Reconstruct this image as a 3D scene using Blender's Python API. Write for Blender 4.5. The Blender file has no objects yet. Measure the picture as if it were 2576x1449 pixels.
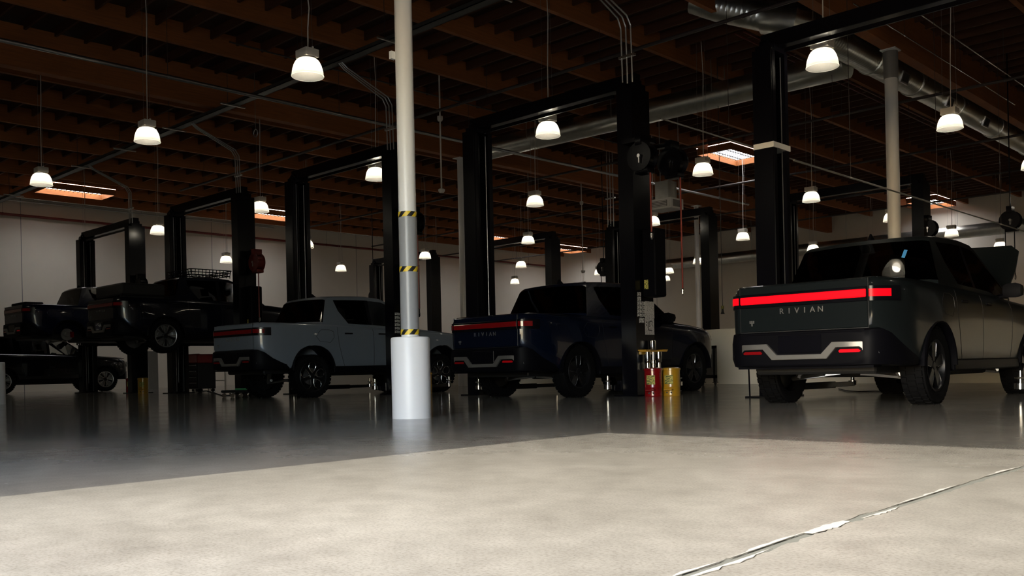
import bpy, bmesh, math, random
from mathutils import Vector, Matrix
random.seed(7)
S = bpy.context.scene
COL = S.collection
PI = math.pi

# ------------------------------------------------------------------ camera
F, YAW, ROLL, PPX, PPY, HC = 2343.0, 0.7634, 0.0221, 1288.0, 926.2, 0.503
cd = bpy.data.cameras.new('camera')
cam = bpy.data.objects.new('camera', cd)
COL.objects.link(cam)
cd.sensor_width = 36.0
cd.lens = F / 2576 * 36
cd.shift_y = (PPY - 724.5) / 2576
cd.clip_end = 500
cam.matrix_world = (Matrix.Translation((0, 0, HC)) @ Matrix.Rotation(YAW, 4, 'Z')
                    @ Matrix.Rotation(PI / 2, 4, 'X') @ Matrix.Rotation(-ROLL, 4, 'Z'))
S.camera = cam

def at(px, py, x=None, y=None, z=None):
    """photo pixel -> point on the plane x=, y= or z= (the surface the thing touches)"""
    dx, dy = px - PPX, PPY - py
    c, s = math.cos(ROLL), math.sin(ROLL)
    u, v = (dx * c + dy * s) / F, (-dx * s + dy * c) / F
    cy, sy = math.cos(YAW), math.sin(YAW)
    d = Vector((u * cy - sy, u * sy + cy, v))
    t = x / d.x if x is not None else (y / d.y if y is not None else (z - HC) / d.z)
    return Vector((0, 0, HC)) + d * t

# ------------------------------------------------------------------ light
ELEV = math.radians(29.9)
S.view_settings.view_transform = 'Standard'
S.view_settings.look = 'None'
S.view_settings.gamma = 1.0
S.view_settings.use_curve_mapping = False
S.view_settings.exposure = 0.0
S.cycles.caustics_reflective = False
S.cycles.caustics_refractive = False
S.cycles.sample_clamp_indirect = 6.0
w = bpy.data.worlds.new('sky')
S.world = w
w.use_nodes = True
nt = w.node_tree
sky = nt.nodes.new('ShaderNodeTexSky')
sky.sky_type = 'NISHITA'
sky.sun_disc = False
sky.sun_elevation = ELEV
sky.sun_rotation = PI
nt.links.new(sky.outputs[0], nt.nodes['Background'].inputs[0])
nt.nodes['Background'].inputs[1].default_value = 1.85
sd = bpy.data.lights.new('sun', 'SUN')
sd.energy = 6.6
sd.angle = 0.005
sd.color = (1.0, 0.95, 0.86)
sun = bpy.data.objects.new('sun', sd)
COL.objects.link(sun)
sun.location = (0, -20, 15)
sun.rotation_euler = Vector((0, -math.cos(ELEV), math.sin(ELEV))).to_track_quat('Z', 'Y').to_euler()

# ------------------------------------------------------------------ materials
MATS = {}
def mat(name, col, rough=0.5, metal=0.0, var=0.08, scale=6.0, bump=0.0, coat=0.0, spec=0.5, emit=0.0, rvar=0.0):
    if name in MATS:
        return MATS[name]
    m = bpy.data.materials.new(name)
    m.use_nodes = True
    n, l = m.node_tree.nodes, m.node_tree.links
    b = n['Principled BSDF']
    tc = n.new('ShaderNodeTexCoord')
    nz = n.new('ShaderNodeTexNoise')
    nz.inputs['Scale'].default_value = scale
    nz.inputs['Detail'].default_value = 5
    l.new(tc.outputs['Object'], nz.inputs['Vector'])
    mx = n.new('ShaderNodeMix')
    mx.data_type = 'RGBA'
    mx.inputs[6].default_value = tuple(max(0, c * (1 - var)) for c in col[:3]) + (1,)
    mx.inputs[7].default_value = tuple(min(1, c * (1 + var)) for c in col[:3]) + (1,)
    l.new(nz.outputs[0], mx.inputs[0])
    l.new(mx.outputs[2], b.inputs['Base Color'])
    b.inputs['Roughness'].default_value = rough
    if rvar:
        mr = n.new('ShaderNodeMapRange')
        mr.inputs[3].default_value = rough * (1 - rvar)
        mr.inputs[4].default_value = rough * (1 + rvar)
        l.new(nz.outputs[0], mr.inputs[0])
        l.new(mr.outputs[0], b.inputs['Roughness'])
    b.inputs['Metallic'].default_value = metal
    b.inputs['Specular IOR Level'].default_value = spec
    b.inputs['Coat Weight'].default_value = coat
    b.inputs['Coat Roughness'].default_value = 0.03
    if emit:
        l.new(mx.outputs[2], b.inputs['Emission Color'])
        b.inputs['Emission Strength'].default_value = emit
    if bump:
        bp = n.new('ShaderNodeBump')
        bp.inputs['Strength'].default_value = bump
        bp.inputs['Distance'].default_value = 0.02
        n2 = n.new('ShaderNodeTexNoise')
        n2.inputs['Scale'].default_value = scale * 8
        n2.inputs['Detail'].default_value = 4
        l.new(tc.outputs['Object'], n2.inputs['Vector'])
        l.new(n2.outputs[0], bp.inputs['Height'])
        l.new(bp.outputs[0], b.inputs['Normal'])
    MATS[name] = m
    return m

def glass_mat(name, tint, gloss=1.0):
    if name in MATS:
        return MATS[name]
    m = bpy.data.materials.new(name)
    m.use_nodes = True
    n, l = m.node_tree.nodes, m.node_tree.links
    n.remove(n['Principled BSDF'])
    fr = n.new('ShaderNodeFresnel'); fr.inputs[0].default_value = 1.5
    tr = n.new('ShaderNodeBsdfTransparent')
    tc = n.new('ShaderNodeTexCoord'); nz = n.new('ShaderNodeTexNoise'); nz.inputs['Scale'].default_value = 2
    l.new(tc.outputs['Object'], nz.inputs['Vector'])
    mx = n.new('ShaderNodeMix'); mx.data_type = 'RGBA'
    mx.inputs[6].default_value = tuple(c * .95 for c in tint) + (1,)
    mx.inputs[7].default_value = tuple(tint) + (1,)
    l.new(nz.outputs[0], mx.inputs[0]); l.new(mx.outputs[2], tr.inputs[0])
    gl = n.new('ShaderNodeBsdfGlossy'); gl.inputs['Roughness'].default_value = 0.02
    ms = n.new('ShaderNodeMixShader')
    l.new(fr.outputs[0], ms.inputs[0]); l.new(tr.outputs[0], ms.inputs[1]); l.new(gl.outputs[0], ms.inputs[2])
    l.new(ms.outputs[0], n['Material Output'].inputs[0])
    MATS[name] = m
    return m

def acrylic_mat(name, col, clear):
    """translucent acrylic: part diffuse-transmitting, part clear"""
    if name in MATS:
        return MATS[name]
    m = bpy.data.materials.new(name)
    m.use_nodes = True
    n, l = m.node_tree.nodes, m.node_tree.links
    n.remove(n['Principled BSDF'])
    tc = n.new('ShaderNodeTexCoord'); nz = n.new('ShaderNodeTexNoise'); nz.inputs['Scale'].default_value = 30
    l.new(tc.outputs['Object'], nz.inputs['Vector'])
    mx = n.new('ShaderNodeMix'); mx.data_type = 'RGBA'
    mx.inputs[6].default_value = tuple(c * .9 for c in col) + (1,)
    mx.inputs[7].default_value = tuple(col) + (1,)
    l.new(nz.outputs[0], mx.inputs[0])
    a = n.new('ShaderNodeBsdfTranslucent'); b = n.new('ShaderNodeBsdfDiffuse'); t = n.new('ShaderNodeBsdfTransparent')
    l.new(mx.outputs[2], a.inputs[0]); l.new(mx.outputs[2], b.inputs[0])
    m1 = n.new('ShaderNodeMixShader'); m1.inputs[0].default_value = 0.4
    l.new(a.outputs[0], m1.inputs[1]); l.new(b.outputs[0], m1.inputs[2])
    m2 = n.new('ShaderNodeMixShader'); m2.inputs[0].default_value = clear
    l.new(m1.outputs[0], m2.inputs[1]); l.new(t.outputs[0], m2.inputs[2])
    l.new(m2.outputs[0], n['Material Output'].inputs[0])
    MATS[name] = m
    return m

def floor_mat():
    m = bpy.data.materials.new('polished_concrete')
    m.use_nodes = True
    n, l = m.node_tree.nodes, m.node_tree.links
    b = n['Principled BSDF']
    tc = n.new('ShaderNodeTexCoord')
    def noise(scale, det, sx=1, sy=1):
        mp = n.new('ShaderNodeMapping'); mp.inputs['Scale'].default_value = (sx, sy, 1)
        l.new(tc.outputs['Object'], mp.inputs[0])
        z = n.new('ShaderNodeTexNoise'); z.inputs['Scale'].default_value = scale; z.inputs['Detail'].default_value = det
        z.inputs['Roughness'].default_value = .6
        l.new(mp.outputs[0], z.inputs['Vector'])
        return z.outputs[0]
    def ramp(src, p0, c0, p1, c1):
        r = n.new('ShaderNodeValToRGB')
        r.color_ramp.elements[0].position = p0; r.color_ramp.elements[0].color = c0 + (1,)
        r.color_ramp.elements[1].position = p1; r.color_ramp.elements[1].color = c1 + (1,)
        l.new(src, r.inputs[0]); return r.outputs[0]
    def mix(kind, fac, a, bb):
        x = n.new('ShaderNodeMix'); x.data_type = 'RGBA'; x.blend_type = kind
        if isinstance(fac, float): x.inputs[0].default_value = fac
        else: l.new(fac, x.inputs[0])
        l.new(a, x.inputs[6]); l.new(bb, x.inputs[7]); return x.outputs[2]
    base = ramp(noise(0.9, 8), .3, (.27, .25, .21), .72, (.40, .375, .325))
    mid = ramp(noise(7, 6), .32, (.83, .825, .81), .7, (1.10, 1.10, 1.09))
    fine = ramp(noise(95, 3), .33, (.62, .60, .57), .55, (1.06, 1.06, 1.06))
    c = mix('MULTIPLY', 1.0, base, mid)
    c = mix('MULTIPLY', .8, c, fine)
    # pale scuffs and chips
    sc = ramp(noise(5.5, 9, .5, 1.6), .69, (0, 0, 0), .78, (1, 1, 1))
    pale = n.new('ShaderNodeRGB'); pale.outputs[0].default_value = (.74, .72, .66, 1)
    c = mix('MIX', sc, c, pale.outputs[0])
    l.new(c, b.inputs['Base Color'])
    mr = n.new('ShaderNodeMapRange'); mr.inputs[3].default_value = .03; mr.inputs[4].default_value = .15
    l.new(noise(1.6, 6), mr.inputs[0])
    # dusty, worn surface inside the doorway, polished further in
    mp = n.new('ShaderNodeMapping'); mp.inputs['Location'].default_value = (1.5, .5, 0); l.new(tc.outputs['Object'], mp.inputs[0])
    ln = n.new('ShaderNodeVectorMath'); ln.operation = 'LENGTH'; l.new(mp.outputs[0], ln.inputs[0])
    wn = n.new('ShaderNodeMapRange'); wn.interpolation_type = 'SMOOTHSTEP'
    wn.inputs[1].default_value = 2.0; wn.inputs[2].default_value = 9.5; wn.inputs[3].default_value = .30; wn.inputs[4].default_value = 0.0
    l.new(ln.outputs[1], wn.inputs[0])
    ad = n.new('ShaderNodeMath'); ad.operation = 'ADD'; l.new(mr.outputs[0], ad.inputs[0]); l.new(wn.outputs[0], ad.inputs[1])
    l.new(ad.outputs[0], b.inputs['Roughness'])
    b.inputs['Specular IOR Level'].default_value = .42
    bp = n.new('ShaderNodeBump'); bp.inputs['Strength'].default_value = .10; bp.inputs['Distance'].default_value = .02
    l.new(noise(2.6, 3), bp.inputs['Height'])
    bp2 = n.new('ShaderNodeBump'); bp2.inputs['Strength'].default_value = .10; bp2.inputs['Distance'].default_value = .002
    l.new(noise(130, 3), bp2.inputs['Height']); l.new(bp.outputs[0], bp2.inputs['Normal'])
    l.new(bp2.outputs[0], b.inputs['Normal'])
    return m

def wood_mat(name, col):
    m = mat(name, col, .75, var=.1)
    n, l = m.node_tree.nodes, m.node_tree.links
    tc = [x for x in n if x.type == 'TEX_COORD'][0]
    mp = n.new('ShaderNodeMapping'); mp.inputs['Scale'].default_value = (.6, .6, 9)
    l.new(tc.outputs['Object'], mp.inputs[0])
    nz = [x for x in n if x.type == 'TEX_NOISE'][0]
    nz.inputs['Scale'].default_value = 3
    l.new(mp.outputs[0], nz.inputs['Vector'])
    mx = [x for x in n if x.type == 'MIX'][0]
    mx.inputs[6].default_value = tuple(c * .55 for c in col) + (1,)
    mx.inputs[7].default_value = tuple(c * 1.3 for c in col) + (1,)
    return m

def stripe_mat(name, c1, c2, radius, period):
    """diagonal hazard stripes printed round a tape band"""
    m = bpy.data.materials.new(name); m.use_nodes = True
    n, l = m.node_tree.nodes, m.node_tree.links
    b = n['Principled BSDF']; b.inputs['Roughness'].default_value = .45
    tc = n.new('ShaderNodeTexCoord'); sp = n.new('ShaderNodeSeparateXYZ'); l.new(tc.outputs['Object'], sp.inputs[0])
    def op(kind, a, bb=None):
        x = n.new('ShaderNodeMath'); x.operation = kind
        for i, v in enumerate((a, bb)):
            if v is None: continue
            if isinstance(v, (int, float)): x.inputs[i].default_value = v
            else: l.new(v, x.inputs[i])
        return x.outputs[0]
    ang = op('MULTIPLY', op('ARCTAN2', sp.outputs[1], sp.outputs[0]), radius)
    v = op('SUBTRACT', ang, op('MULTIPLY', sp.outputs[2], .9))
    fr = op('FRACT', op('ADD', op('DIVIDE', v, period), 20.0))
    g = op('GREATER_THAN', fr, .5)
    mx = n.new('ShaderNodeMix'); mx.data_type = 'RGBA'
    mx.inputs[6].default_value = c1 + (1,); mx.inputs[7].default_value = c2 + (1,)
    l.new(g, mx.inputs[0]); l.new(mx.outputs[2], b.inputs['Base Color'])
    return m

def print_mat(name, paper, ink, sx, sy, thresh=.55):
    """paper with rows of small print"""
    if name in MATS: return MATS[name]
    m = mat(name, paper, .7, var=.03)
    n, l = m.node_tree.nodes, m.node_tree.links
    b = n['Principled BSDF']
    tc = n.new('ShaderNodeTexCoord'); mp = n.new('ShaderNodeMapping'); mp.inputs['Scale'].default_value = (sx, sx, sy)
    l.new(tc.outputs['Object'], mp.inputs[0])
    v = n.new('ShaderNodeTexNoise'); v.inputs['Scale'].default_value = 1.0; v.inputs['Detail'].default_value = 1.0
    l.new(mp.outputs[0], v.inputs['Vector'])
    r = n.new('ShaderNodeMath'); r.operation = 'LESS_THAN'; r.inputs[1].default_value = thresh
    l.new(v.outputs[0], r.inputs[0])
    old = [x for x in n if x.type == 'MIX'][0]
    mx = n.new('ShaderNodeMix'); mx.data_type = 'RGBA'; mx.inputs[6].default_value = ink + (1,)
    l.new(r.outputs[0], mx.inputs[0]); l.new(old.outputs[2], mx.inputs[7]); l.new(mx.outputs[2], b.inputs['Base Color'])
    return m

M = dict(
    floor=floor_mat(),
    sealant=mat('joint_sealant', (.17, .17, .14), .8, var=.2, scale=30),
    chip=mat('spalled_concrete', (.52, .495, .44), .85, var=.2, scale=40, bump=.3),
    wall=mat('painted_wall', (.74, .68, .59), .75, var=.05, scale=1.5),
    wall_white=mat('white_painted_wall', (.86, .82, .74), .7, var=.04, scale=1.5),
    wall_dark=mat('dark_painted_wall', (.16, .14, .12), .8, var=.05, scale=1.5),  # for unseen walls, darkened so the truck paint reflects less light
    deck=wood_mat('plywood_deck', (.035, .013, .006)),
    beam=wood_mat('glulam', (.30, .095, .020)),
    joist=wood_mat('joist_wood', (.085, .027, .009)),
    white=mat('white_paint', (.84, .84, .83), .32, var=.03, scale=3, bump=.02),
    sleeve=mat('white_plastic_sleeve', (.86, .86, .88), .38, var=.02, scale=3),
    wrap=mat('grey_wrap', (.30, .31, .32), .35, var=.05, scale=20),
    black=mat('black_powdercoat', (.003, .003, .005), .24, var=.2, scale=5, spec=.22),
    blackm=mat('black_matte', (.004, .004, .005), .6, var=.2, scale=5),
    plastic=mat('black_plastic', (.0025, .0025, .004), .5, var=.2, scale=12, spec=.07),
    rubber=mat('tyre_rubber', (.0045, .0045, .005), .75, var=.2, scale=20, bump=.15, spec=.08),
    chrome=mat('bright_steel', (.72, .71, .69), .16, 1.0, var=.06, scale=20),
    steel=mat('dull_steel', (.42, .42, .42), .38, 1.0, var=.15, scale=12),
    galv=mat('galvanised', (.68, .68, .63), .32, 1.0, var=.22, scale=6, bump=.08),
    conduit=mat('conduit_steel', (.5, .5, .48), .4, .8, var=.1, scale=10),
    redpipe=mat('red_pipe', (.13, .012, .008), .5, var=.15),
    darkpipe=mat('dark_pipe', (.04, .03, .028), .5, var=.15),
    red=mat('red_enamel', (.20, .004, .006), .25, var=.08, coat=.4),
    yellow=mat('yellow_enamel', (.42, .22, .012), .3, var=.08, coat=.4),
    ylabel=print_mat('yellow_label', (.55, .47, .12), (.10, .12, .03), 30, 130, .50),
    paper=print_mat('printed_paper', (.62, .60, .57), (.12, .11, .11), 55, 260, .52),
    sticker=print_mat('sticker_sheet', (.60, .59, .57), (.02, .02, .02), 30, 130, .52),
    silver=mat('silver_trim', (.20, .195, .185), .42, .6, var=.05, scale=30),
    letter=mat('badge_silver', (.34, .33, .31), .35, .8, var=.05, scale=30),
    brightedge=mat('machined_edge', (.40, .40, .41), .25, 1.0, var=.05, scale=30),
    rim=mat('dark_rim', (.006, .006, .007), .35, 0, var=.1, spec=.3),
    redlit=mat('red_lit_lens', (.8, .0015, .008), .35, var=.02, emit=.95, spec=.2),
    redlens=mat('red_lens', (.20, .004, .006), .12, var=.05, coat=.5),
    redsoft=mat('red_dim_lens', (.35, .003, .006), .2, var=.05, emit=.12),
    amber=mat('badge_bronze', (.45, .27, .12), .3, .8, var=.05),
    seat=mat('seat_fabric', (.02, .02, .022), .8, var=.2, scale=20),
    tint=glass_mat('tinted_glass', (.035, .037, .04)),
    clear=glass_mat('clear_glass', (.82, .84, .82)),
    housing=mat('lamp_housing', (.62, .58, .52), .5, var=.04),
    shade=acrylic_mat('acrylic_shade', (.97, .95, .88), .5),
    bulb=mat('lamp_bulb', (1.0, .91, .74), .5, var=.0, emit=40.0),
    skypane=mat('skylight_acrylic', (.95, .96, .97), .5, var=.02, emit=12.0),
    bluetag=mat('blue_tag', (.05, .25, .55), .4, var=.05),
    white_plate=print_mat('plate', (.6, .6, .6), (.06, .06, .1), 9, 16, .42),
    hose_red=mat('red_hose', (.22, .03, .02), .5, var=.1),
    grey=mat('grey_enamel', (.20, .20, .20), .4, var=.08),
    green=mat('green_enamel', (.05, .22, .09), .4, var=.08),
    hazard=stripe_mat('hazard_tape', (.78, .56, .03), (.012, .012, .012), .094, .105),
)

# ------------------------------------------------------------------ mesh helpers
class MB:
    def __init__(s): s.v, s.f = [], []
    def add(s, vs, fs):
        o = len(s.v); s.v += [tuple(p) for p in vs]; s.f += [tuple(i + o for i in f) for f in fs]; return s
    def box(s, x0, x1, y0, y1, z0, z1, b=0.0):
        if b <= 0:
            vs = [(x, y, z) for z in (z0, z1) for y in (y0, y1) for x in (x0, x1)]
            return s.add(vs, [(0, 2, 3, 1), (4, 5, 7, 6), (0, 1, 5, 4), (2, 6, 7, 3), (0, 4, 6, 2), (1, 3, 7, 5)])
        rings = []
        b = min(b, (x1 - x0) / 2.01, (y1 - y0) / 2.01, (z1 - z0) / 2.01)
        def ring(ins, z):
            X0, X1, Y0, Y1, c = x0 + ins, x1 - ins, y0 + ins, y1 - ins, b * .6
            return [(X0 + c, Y0, z), (X1 - c, Y0, z), (X1, Y0 + c, z), (X1, Y1 - c, z), (X1 - c, Y1, z), (X0 + c, Y1, z), (X0, Y1 - c, z), (X0, Y0 + c, z)]
        rs = [ring(b, z0), ring(b * .3, z0 + b * .3), ring(0, z0 + b), ring(0, z1 - b), ring(b * .3, z1 - b * .3), ring(b, z1)]
        return s.rings(rs, True)
    def rings(s, rs, cap=True, close=True):
        n = len(rs[0]); o = len(s.v)
        for r in rs: s.v += [tuple(p) for p in r]
        for i in range(len(rs) - 1):
            for j in range(n if close else n - 1):
                a, b2 = o + i * n + j, o + i * n + (j + 1) % n
                s.f.append((a, b2, b2 + n, a + n))
        if cap:
            s.f.append(tuple(o + j for j in reversed(range(n))))
            s.f.append(tuple(o + (len(rs) - 1) * n + j for j in range(n)))
        return s
    def lathe(s, prof, c=(0, 0, 0), n=16, axis='Z', cap=True):
        rs = []
        for r, h in prof:
            ring = []
            for k in range(n):
                a = 2 * PI * k / n
                p = (r * math.cos(a), r * math.sin(a), h)
                if axis == 'X': p = (p[2], p[0], p[1])
                if axis == 'Y': p = (p[1], p[2], p[0])
                ring.append((p[0] + c[0], p[1] + c[1], p[2] + c[2]))
            rs.append(ring)
        return s.rings(rs, cap)
    def tube(s, pts, r, n=6, cap=True):
        pts = [Vector(p) for p in pts]; rs = []
        up = None
        for i, p in enumerate(pts):
            d = (pts[min(i + 1, len(pts) - 1)] - pts[max(i - 1, 0)]).normalized()
            if up is None:
                up = d.orthogonal().normalized()
            up = (up - d * up.dot(d)).normalized()
            q = d.cross(up)
            rr = r[i] if isinstance(r, (list, tuple)) else r
            rs.append([p + (up * math.cos(2 * PI * k / n) + q * math.sin(2 * PI * k / n)) * rr for k in range(n)])
        return s.rings(rs, cap)
    def prism(s, poly, a0, a1, axis='Y'):
        """polygon (u,v) extruded along axis: Y -> (u,a,v); X -> (a,u,v); Z -> (u,v,a)"""
        f = {'Y': lambda u, v, a: (u, a, v), 'X': lambda u, v, a: (a, u, v), 'Z': lambda u, v, a: (u, v, a)}[axis]
        return s.rings([[f(u, v, a0) for u, v in poly], [f(u, v, a1) for u, v in poly]], True)
    def mesh(s, name):
        m = bpy.data.meshes.new(name)
        m.from_pydata(s.v, [], s.f)
        bm = bmesh.new(); bm.from_mesh(m)
        bmesh.ops.recalc_face_normals(bm, faces=bm.faces)
        bm.to_mesh(m); bm.free()
        return m

def smooth(me, ang=35):
    me.shade_smooth()
    me.set_sharp_from_angle(angle=math.radians(ang))

CACHE = {}
def part(name, src, m, parent=None, loc=None, sm=None, key=None, rot=None):
    """one mesh object; src is an MB, a mesh, or a function building one (cached under key)"""
    if key is not None and key in CACHE:
        me = CACHE[key]
    else:
        if callable(src) and not isinstance(src, (MB, bpy.types.Mesh)): src = src()
        me = src.mesh(name) if isinstance(src, MB) else src
        if sm is not None: smooth(me, sm)
        if key is not None: CACHE[key] = me
    o = bpy.data.objects.new(name, me)
    COL.objects.link(o)
    if not me.materials: me.materials.append(None)
    for sl in o.material_slots:
        sl.link = 'OBJECT'; sl.material = m
    if parent is not None: o.parent = parent
    if loc is not None: o.location = loc
    if rot is not None: o.rotation_euler = rot
    return o

def thing(name, label, cat, loc=(0, 0, 0), rz=0.0, group=None):
    o = bpy.data.objects.new(name, None)
    COL.objects.link(o)
    o.empty_display_size = .2
    o.location = loc; o.rotation_euler = (0, 0, rz)
    o['label'] = label; o['category'] = cat
    if group: o['group'] = group
    return o

def tag(o, label, cat, group=None):
    o['label'] = label; o['category'] = cat
    if group: o['group'] = group
    return o

def struct(name, src, m, label, cat=None, sm=None):
    o = part(name, src, m, sm=sm)
    o['kind'] = 'structure'; o['label'] = label
    o['category'] = cat or name.split('_')[0]
    return o

def copy_tree(o, parent=None):
    c = o.copy(); COL.objects.link(c); c.parent = parent
    for ch in [x for x in bpy.data.objects if x.parent == o]:
        copy_tree(ch, c)
    return c

# ------------------------------------------------------------------ the setting
XW, YB, YF, XR = -38.6, 44.6, -1.8, 6.6      # left wall, back wall, door wall, right wall
ZD = 7.9                                       # roof deck
JX = -1.255                                    # floor joint
def build_floor():
    mb = MB(); ys = [-30.0, -2.0, .5]
    y = .8
    while y < 7.5:
        ys.append(y); y += .035 + .03 * random.random()
    ys += [9, 14, 22, 46]
    L, R = [], []
    for y in ys:
        w0 = .013
        jl = random.random() ** 3 * .016 if .8 <= y < 7.5 else 0
        jr = random.random() ** 3 * .016 if .8 <= y < 7.5 else 0
        dr = .012 * math.sin(y * 1.3) + .006 * math.sin(y * 4.1)
        L.append(JX + dr - w0 - jl); R.append(JX + dr + w0 + jr)
    for i in range(len(ys) - 1):
        y0, y1 = ys[i], ys[i + 1]
        mb.add([(-44, y0, 0), (L[i], y0, 0), (L[i + 1], y1, 0), (-44, y1, 0)], [(0, 1, 2, 3)])
        mb.add([(R[i], y0, 0), (30, y0, 0), (30, y1, 0), (R[i + 1], y1, 0)], [(0, 1, 2, 3)])
        mb.add([(L[i], y0, 0), (L[i + 1], y1, 0), (L[i + 1] + .002, y1, -.03), (L[i] + .002, y0, -.03)], [(0, 1, 2, 3)])
        mb.add([(R[i], y0, 0), (R[i + 1], y1, 0), (R[i + 1] - .002, y1, -.03), (R[i] - .002, y0, -.03)], [(0, 3, 2, 1)])
    mb.add([(-44, -30, -.03), (30, -30, -.03), (30, 46, -.03), (-44, 46, -.03)], [(0, 1, 2, 3)])
    me = bpy.data.meshes.new('floor'); me.from_pydata(mb.v, [], mb.f); me.update()
    return me
floor = struct('floor', build_floor(), M['floor'], 'polished bare concrete floor with a control joint', 'floor')
part('joint_sealant', MB().box(JX - .05, JX + .05, -2, 44, -.028, -.003), M['sealant'], floor)
def chip_patch(y0, y1, side, seed):
    r = random.Random(seed); a, b = [], []
    n = 14
    for i in range(n + 1):
        y = y0 + (y1 - y0) * i / n
        dr = .012 * math.sin(y * 1.3) + .006 * math.sin(y * 4.1)
        e = math.sin(PI * i / n)
        if side == 0:
            a.append((JX + dr - .012 - .014 * e * r.random(), y)); b.append((JX + dr + .012 + .014 * e * r.random(), y))
        else:
            o = side * .014
            a.append((JX + dr + o, y)); b.append((JX + dr + o + side * .016 * e * (.3 + r.random()), y))
    mb = MB()
    rs = [[(p[0], p[1], 0.0008) for p in a], [(p[0], p[1], .0022 + .001 * r.random()) for p in a],
          [(p[0], p[1], .0022 + .001 * r.random()) for p in b], [(p[0], p[1], 0.0008) for p in b]]
    mb.rings(rs, False, False)
    return mb
for i, (y0, y1, sd_) in enumerate([(2.55, 2.82, 0), (1.4, 2.1, -1), (2.1, 2.6, -1), (3.2, 3.9, -1), (4.2, 4.7, -1), (1.8, 2.3, 1), (2.9, 3.2, 1)]):
    part('spalled_edge', chip_patch(y0, y1, sd_, i), M['chip'], floor)

def wall_box(name, x0, x1, y0, y1, z0, z1, m, label):
    return struct(name, MB().box(x0, x1, y0, y1, z0, z1), m, label, 'wall')
wall_left = wall_box('wall_left', XW - .25, XW, YF - .3, YB + .25, 0, ZD + .1, M['wall'], 'beige painted concrete side wall behind the raised trucks')
wall_back = wall_box('wall_back', XW, XR, YB, YB + .25, 0, ZD + .1, M['wall'], 'beige painted concrete end wall of the workshop')
wall_right = wall_box('wall_right', XR, XR + .25, YF - .3, YB + .25, 0, ZD + .1, M['wall_dark'], 'side wall out of frame, set near and darkened to dim reflections')  # unseen; placed close and dark to keep the slate pickup's side dark
DX0, DX1, DH = -4.36, 1.3, 4.4
mb = MB()
mb.box(XW, DX0, YF - .3, YF, 0, ZD + .1); mb.box(DX1, XR, YF - .3, YF, 0, ZD + .1); mb.box(DX0, DX1, YF - .3, YF, DH, ZD + .1)
wall_front = struct('wall_front', mb, M['wall_dark'], 'wall with the open roll-up door that lets the sun in', 'wall')
PW = 20.0
wall_low = wall_box('wall_low', -30, 3.0, PW, PW + .16, 0, 1.32, M['wall_white'], 'low off-white dividing wall between the two rows of lifts')
part('wall_cap', MB().box(-30, 3.0, PW - .012, PW + .172, 1.32, 1.345), M['wall_white'], wall_low)
for y in (13.0, 21.0, 29.0, 37.0):
    part('panel_joint', MB().box(XW, XW + .004, y - .012, y + .012, 0, ZD), M['grey'], wall_left)
for x in (-31.0, -23.5, -16.0, -8.5):
    part('panel_joint', MB().box(x - .012, x + .012, YB - .004, YB, 0, ZD), M['grey'], wall_back)

# roof deck with skylight openings
SKY = [(-35.6, 13.9), (-35.7, 22.5), (-16.0, 27.6), (-34.4, 34.9), (-35.6, 42.0), (-15.0, 42.8)]  # skylight in the far left corner is added to brighten the walls
SW, SL = 1.25, 2.5
def deck():
    mb = MB()
    xs = sorted({XW, XR} | {x - SW / 2 for x, y in SKY} | {x + SW / 2 for x, y in SKY})
    for a, b in zip(xs, xs[1:]):
        xm = (a + b) / 2
        holes = sorted((y - SL / 2, y + SL / 2) for x, y in SKY if x - SW / 2 < xm < x + SW / 2)
        y = YF - .3
        for h0, h1 in holes:
            mb.box(a, b, y, h0, ZD, ZD + .08); y = h1
        mb.box(a, b, y, YB, ZD, ZD + .08)
    return mb
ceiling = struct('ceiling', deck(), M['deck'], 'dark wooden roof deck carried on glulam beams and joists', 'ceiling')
COLX, COLY = [5.5, -7.55, -20.55], [6.35, 19.4, 32.45]
ZG = 6.9
for x in COLX:
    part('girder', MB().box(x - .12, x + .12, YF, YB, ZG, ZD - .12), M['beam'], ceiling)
def clear_of_sky(x0, x1, y0, y1):
    return [(sx, sy) for sx, sy in SKY if x0 < sx + SW / 2 and x1 > sx - SW / 2 and y0 < sy + SL / 2 and y1 > sy - SL / 2]
x = 5.5 - 2.175
while x > XW + .5:
    if min(abs(x - c) for c in COLX) > .4:
        h = clear_of_sky(x - .06, x + .06, YF, YB)
        y = YF
        for sx, sy in sorted(h, key=lambda q: q[1]):
            part('purlin', MB().box(x - .055, x + .055, y, sy - SL / 2, ZD - .46, ZD), M['beam'], ceiling); y = sy + SL / 2
        part('purlin', MB().box(x - .055, x + .055, y, YB, ZD - .46, ZD), M['beam'], ceiling)
    x -= 2.175
y = YF + .3
while y < YB - .2:
    h = clear_of_sky(XW, XR, y - .03, y + .03)
    x = XW
    for sx, sy in sorted(h, key=lambda q: q[0]):
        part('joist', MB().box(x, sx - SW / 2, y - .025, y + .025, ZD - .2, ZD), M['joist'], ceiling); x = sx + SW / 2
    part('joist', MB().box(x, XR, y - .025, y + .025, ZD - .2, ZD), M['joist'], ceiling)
    y += .61
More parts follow.
